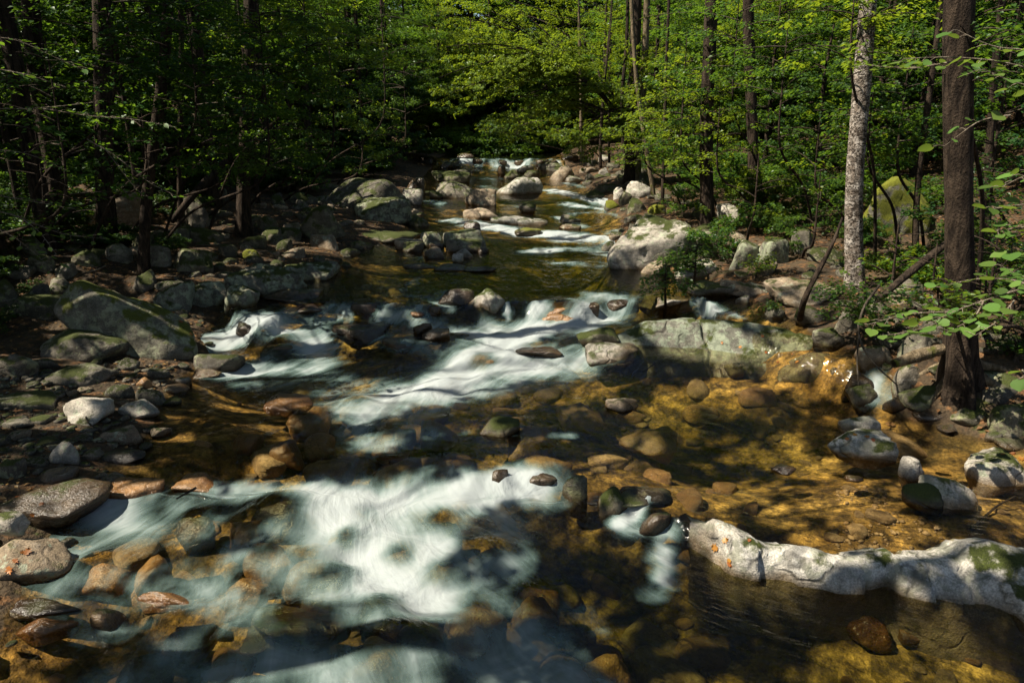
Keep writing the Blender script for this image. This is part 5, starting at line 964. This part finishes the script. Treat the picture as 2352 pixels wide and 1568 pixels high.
def dapple(P):
    gg = P - SUN[None] * ((P[:, 2] - .5) / SUN[2])[:, None]; return open_to_sun(P) | (n2(gg[:, 0], gg[:, 1], .62, 30., 3) > .0)
for k, (x, y, H, Rr) in enumerate([(-7.5, 17.5, 19, 3.6), (-7.8, 22.5, 20, 3.8), (-8.0, 28, 20, 4.0), (-8.5, 12.5, 19, 3.4), (-7.5, 34, 20, 4.0), (-9, 8, 18, 3.4), (-7.0, 40, 20, 4.0)]):  # slim trees added to break up the sun on the opposite foliage
    g = np.random.default_rng(470 + k); b = np.array([x, y, float(tz_(x, y))]); li = [(a + b, c + b, d, w) for a, c, d, w in tier_limbs(g, 10, H, Rr, 26, droop=.15, up=.4)]
    tree('shade_canopy_tree', b, [b - [0, 0, .3], b + [.05, 0, 6.0], b + [.3, .15, H * .97]], [.15, .12, .03], 'bark', limb_leaves(li, .19, 50, g, tint_n(.5), dapple, .66), 'slim very tall tree added to dapple the sun on the foliage', 'very tall trees added for dappled sun', .6, [(a, a + (c - a) * .7, .03) for a, c, _, _ in li[::4]], k, leafm='leaf')

# ------------------------------------------------------------------ shrubs and saplings
def shrub(px, py, wpx, hpx, label, leafm='leaf', leaf=.06, dens=150, seed=0, n=12, group=None, name='shrub', up=.8, droop=.35, Y=None, lean=(0, 0)):
    P, t = ground_at(px, py, tz_)
    if Y is not None: P = np.array([at_y(px, py, Y)[0], Y, 0.]); P[2] = float(tz_(P[0], Y)); t = Y * 1.04
    Rr, H = wpx / F * t / 2, max(hpx / F * t, .35); g = np.random.default_rng(seed); li = []
    for k in range(n):
        a = k * 2.399 + g.uniform(-.5, .5); h = H * g.uniform(.35, .95); r = Rr * g.uniform(.5, 1.0); b = np.array([lean[0] * h * .4, lean[1] * h * .4, h * .45]); tip = np.array([math.cos(a) * r + lean[0] * h, math.sin(a) * r + lean[1] * h, h * 1.08]); li.append((b, tip, droop * g.uniform(.5, 1.4), r * .42))
    e = empty(name, P); tag(e, label, 'shrub', group)
    st = [tube(curve_pts([(g.normal(0, .04), g.normal(0, .04), -.15), b * [.6, .6, .6], b], 7), np.linspace(.010, .005, 7), 5) for b, _, _, _ in li[:7]]; V, Q = join(st)
    link('stem', mesh('stem', V, Q, [M['twig']]), e); link('foliage', crown_mesh('foliage', limb_leaves(li, leaf, dens * 5.0, g, tint_n(1.5, .8)), leafm), e); return e
shrub(1750, 520, 210, 165, 'drooping yellow-green sapling over the boulder pile', 'leaf_bright', .07, 170, 1, 20, name='sapling', droop=.5)
shrub(1560, 655, 110, 100, 'small leafy shrub hanging over the foot of the boulder pile', 'leaf', .06, 190, 2, 12)
shrub(1640, 590, 150, 85, 'green leafy shrub sprawling across the boulder pile', 'leaf', .06, 170, 3, 12)
shrub(1735, 640, 90, 70, 'small bright shrub in front of the egg-shaped rock', 'leaf_bright', .055, 170, 4, 9)
shrub(1860, 520, 150, 140, 'dark leafy shrub behind the boulder pile', 'leaf', .07, 130, 5, 14)
shrub(2050, 650, 150, 110, 'bright leafy shrub at the foot of the pale flaky trunk', 'leaf_bright', .06, 190, 6, 14)
shrub(2120, 700, 170, 140, 'leafy shrub between the two big trunks', 'leaf_bright', .065, 170, 7, 14)
shrub(2290, 720, 170, 170, 'dense leafy shrub behind the massive trunk', 'leaf', .065, 160, 8, 14)
shrub(2010, 770, 110, 90, 'low leafy shrub over the side channel', 'leaf', .055, 180, 9, 10)
shrub(1760, 735, 90, 60, 'small green plant on the side channel bank', 'leaf', .05, 180, 10, 8)
shrub(2330, 830, 120, 110, 'leafy plant on the bank above the grey shelving rock', 'leaf', .06, 150, 11, 10)
shrub(1570, 500, 150, 90, 'green shrub topping the great smooth boulder', 'leaf', .065, 150, 12, 12)
shrub(1930, 440, 160, 120, 'shaded shrub behind the pale flaky trunk', 'leaf', .08, 110, 13, 12)
shrub(2060, 370, 200, 110, 'dim shrub on the leaf-strewn slope beyond the moss-covered boulder', 'leaf_dark', .09, 90, 14, 12)
shrub(1810, 430, 160, 120, 'dim green shrub beyond the drooping sapling', 'leaf', .08, 110, 15, 12)
shrub(1680, 440, 150, 130, 'leafy shrub beyond the great smooth boulder', 'leaf', .09, 90, 16, 14)
shrub(1330, 350, 150, 90, 'bright bush on the far bank beside the cascade', 'leaf_bright', .13, 60, 18, 14)
shrub(700, 438, 150, 80, 'dark leafy shrub behind the round mossy boulder', 'leaf_dark', .09, 90, 19, 14)
shrub(860, 415, 170, 110, 'dark shrub overhanging the massive upstream boulder', 'leaf_dark', .10, 80, 20, 16)
shrub(640, 440, 140, 70, 'small shrub with a lit tip above the cobble bank', 'leaf', .08, 90, 21, 12)
shrub(480, 440, 150, 90, 'leafy shrub beside the fallen log', 'leaf', .08, 90, 22, 12)
shrub(110, 470, 200, 130, 'leafy shrub beside the pinkish sunlit boulder', 'leaf', .07, 110, 23, 14)
shrub(40, 560, 150, 110, 'leafy bank shrub beyond the blocky moss-capped boulder', 'leaf', .065, 120, 24, 12)
shrub(380, 500, 120, 70, 'low dark shrub behind the slender black trunk', 'leaf_dark', .07, 90, 25, 10)
shrub(980, 370, 130, 80, 'dark bush at the foot of the shaded wood by the far cascade', 'leaf_dark', .13, 50, 26, 12)
shrub(1080, 330, 160, 70, 'dim bush upstream of the far cascade', 'leaf', .15, 40, 27, 14, Y=50)
shrub(2330, 640, 120, 120, 'leafy sapling at the far side of the massive trunk', 'leaf_bright', .07, 130, 28, 10)

SH = []
for k in range(5):
    g = np.random.default_rng(900 + k); li = []
    for j in range(13):
        a = j * 2.399; h = g.uniform(.35, 1.0); r = g.uniform(.5, 1.0) * .8; b = np.array([0, 0, h * .4]); li.append((b, np.array([math.cos(a) * r, math.sin(a) * r, h]), .35, r * .45))
    c = limb_leaves(li, .075, 420, g, tint_n(1.5, .8)); cm = crown_mesh('foliage', c, 'leaf'); cd = cm.copy(); cd.materials[0] = M['leaf_dark']; SH.append((cm, cd))
    V, Q = join([tube(np.array([(0, 0, -.15), b * .6, b]), [.012, .010, .006], 5) for b, _, _, _ in li[:6]]); SH[-1] += (mesh('stem', V, Q, [M['twig']]),)
def low_shrubs(n, xr, yr, dark, label, group, smin=.6, smax=1.3):
    k = tr = 0
    while k < n and tr < 3000:
        tr += 1; y = rnd.uniform(*yr); x = rnd.uniform(*(f(y) for f in xr)); s = rnd.uniform(smin, smax)
        if not clear_of(x, y, .3 * s, .8): continue
        t_ = rnd.randrange(5); e = link('low_shrub', None, None, (x, y, float(tz_(x, y))), (0, 0, rnd.uniform(0, 6.28)), (s, s, s * rnd.uniform(.7, 1.1))); tag(e, label, 'shrub', group)
        link('stem', SH[t_][2], e); link('foliage', SH[t_][1 if dark else 0], e); k += 1
low_shrubs(16, (lambda y: -6, lambda y: 5), (42.5, 48), False, 'pale green bush under the trees upstream of the far cascade', 'bushes upstream of the far cascade', 1.8, 3.0)
low_shrubs(34, (lambda y: float(XR(y)) + 1.3, lambda y: float(XR(y)) + 7), (6.5, 14), False, 'low green shrub on the forest floor around the pale flaky trunk', 'low shrubs around the pale trunk', .4, .9)
low_shrubs(36, (lambda y: float(XR(y)) + 1.8, lambda y: float(XR(y)) + 8), (14, 32), False, 'low green shrub in the wood behind the boulder pile', 'low shrubs behind the boulder pile', .8, 1.6)
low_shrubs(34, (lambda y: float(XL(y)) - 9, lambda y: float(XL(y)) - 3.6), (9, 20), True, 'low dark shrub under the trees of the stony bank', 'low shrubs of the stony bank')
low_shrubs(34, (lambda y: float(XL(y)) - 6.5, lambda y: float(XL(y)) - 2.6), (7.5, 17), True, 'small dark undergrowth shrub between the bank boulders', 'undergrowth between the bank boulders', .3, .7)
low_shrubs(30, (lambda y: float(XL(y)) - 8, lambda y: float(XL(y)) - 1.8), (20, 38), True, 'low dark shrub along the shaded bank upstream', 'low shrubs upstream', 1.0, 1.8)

# near branches with single large leaves
def branch(root, px_pts, Y, n, meshes, size, seed, rad=.008, fan=.09, tilt=.35, y2=None):
    g = random.Random(seed); P = [at_y(x, y, Y + (0 if y2 is None else (y2 - Y) * i / (len(px_pts) - 1))) for i, (x, y) in enumerate(px_pts)]; o = np.array(root.location)
    c = curve_pts(P, 18); parts = [tube(c - o, np.linspace(rad, rad * .3, 18), 6)]
    for k in range(n):
        s = .12 + .88 * k / max(n - 1, 1); i = min(int(s * 17), 16); p = c[i] + (c[i + 1] - c[i]) * (s * 17 - i); ax = c[i + 1] - c[i]; sd = (-1 if k % 2 else 1)
        yaw = math.atan2(ax[1], ax[0]) + sd * g.uniform(.5, 1.3); off = g.uniform(.2, 1.0) * fan; p0 = p; p = p + np.array([math.cos(yaw) * off, math.sin(yaw) * off, g.uniform(-.04, .02)])
        parts.append(tube(np.array([p0, p0 * .5 + p * .5 + [0, 0, .01], p]) - o, [.003, .0025, .002], 4))
        link('leaf', g.choice(meshes), root, p - o, (g.gauss(0, tilt) , g.gauss(.12, tilt * .7), yaw + g.uniform(-.4, .4)), (size * g.uniform(.55, 1.25),) * 3)
    v, q = join(parts); link('branch', mesh('branch', v, q, [M['twig_pale']]), root)
BIG = leaf_meshes('round', 'leaf_big'); OV = leaf_meshes('ovate', 'leaf_big'); OVD = leaf_meshes('ovate', 'leaf')
e = empty('round_leaved_sapling', np.array([6.2, 6.0, float(tz_(6.2, 6.0))])); tag(e, 'sapling with large round bright green leaves reaching across the massive trunk', 'sapling')
o = np.array(e.location); v, q = tube(curve_pts([(0, 0, -.2), (-.1, -.1, 1.2), (-.25, -.3, 3.6)], 16), np.linspace(.03, .012, 16), 8); link('stem', mesh('stem', v, q, [M['twig']]), e)
for i, (pts, Y, n, y2) in enumerate((([(2420, 640), (2260, 690), (2190, 715), (2130, 745)], 5.5, 16, 5.3), ([(2260, 690), (2240, 730), (2160, 770)], 5.4, 12, 5.2), ([(2330, 690), (2290, 740), (2240, 770)], 5.2, 8, 5.1), ([(2200, 715), (2080, 720), (1995, 745)], 5.6, 12, 5.7), ([(2150, 745), (2080, 765), (2030, 770)], 5.5, 9, 5.5), ([(2400, 670), (2330, 640), (2230, 640), (2160, 660)], 5.8, 12, 6.2),
                                    ([(2440, 180), (2300, 140), (2180, 130), (2080, 135)], 5.8, 14, 6.0), ([(2440, 120), (2280, 110), (2200, 70)], 5.8, 9, 6.0), ([(2200, 140), (2090, 160), (1990, 150)], 6.0, 10, 6.2), ([(2420, 210), (2330, 190), (2260, 160)], 5.6, 8, 5.6), ([(2320, 265), (2250, 275), (2170, 335)], 5.9, 6, 5.9),
                                    ([(2440, 380), (2360, 400), (2300, 430)], 5.0, 10, 5.0), ([(2440, 450), (2350, 470), (2280, 480)], 5.0, 11, 5.0), ([(2440, 530), (2360, 520), (2290, 530)], 5.0, 11, 5.0), ([(2440, 590), (2370, 580), (2320, 570)], 5.0, 9, 5.0), ([(2440, 620), (2350, 640), (2300, 610)], 5.2, 8, 5.3), ([(2400, 850), (2360, 860), (2335, 872)], 4.6, 3, 4.6))):
    branch(e, pts, Y, n, BIG, .10, i + 1, y2=y2, fan=.11)
e = empty('beech_sapling', np.array([-6.4, 6.8, float(tz_(-6.4, 6.8))])); tag(e, 'sapling with pointed oval green leaves reaching out over the bank rocks', 'sapling')
v, q = tube(curve_pts([(0, 0, -.2), (.1, 0, 1.2), (.2, .2, 5.0)], 16), np.linspace(.035, .012, 16), 8); link('stem', mesh('stem', v, q, [M['bark']]), e)
for i, (pts, Y, n, y2) in enumerate((([(-80, 470), (40, 495), (140, 540), (240, 548)], 7.0, 22, 7.2), ([(-80, 500), (30, 540), (90, 590), (120, 620)], 6.8, 18, 6.6), ([(40, 495), (90, 530), (130, 585)], 7.0, 12, 6.8), ([(-60, 440), (60, 460), (170, 480)], 7.3, 14, 7.5), ([(100, 250), (210, 268), (300, 272), (400, 292)], 7.4, 22, 7.6), ([(200, 320), (270, 360), (340, 420), (410, 452)], 7.6, 20, 7.6),
                                    ([(-80, 80), (40, 90), (120, 130), (190, 160)], 7.4, 20, 7.6), ([(-60, 150), (60, 170), (150, 200)], 7.4, 16, 7.5), ([(240, 340), (300, 420), (330, 450)], 7.5, 12, 7.5), ([(-60, 250), (80, 250), (220, 235)], 7.5, 16, 7.8), ([(-60, 340), (60, 350), (150, 390)], 7.4, 14, 7.4))):
    branch(e, pts, Y, n, OVD, .085, 40 + i, y2=y2, rad=.006, fan=.10)
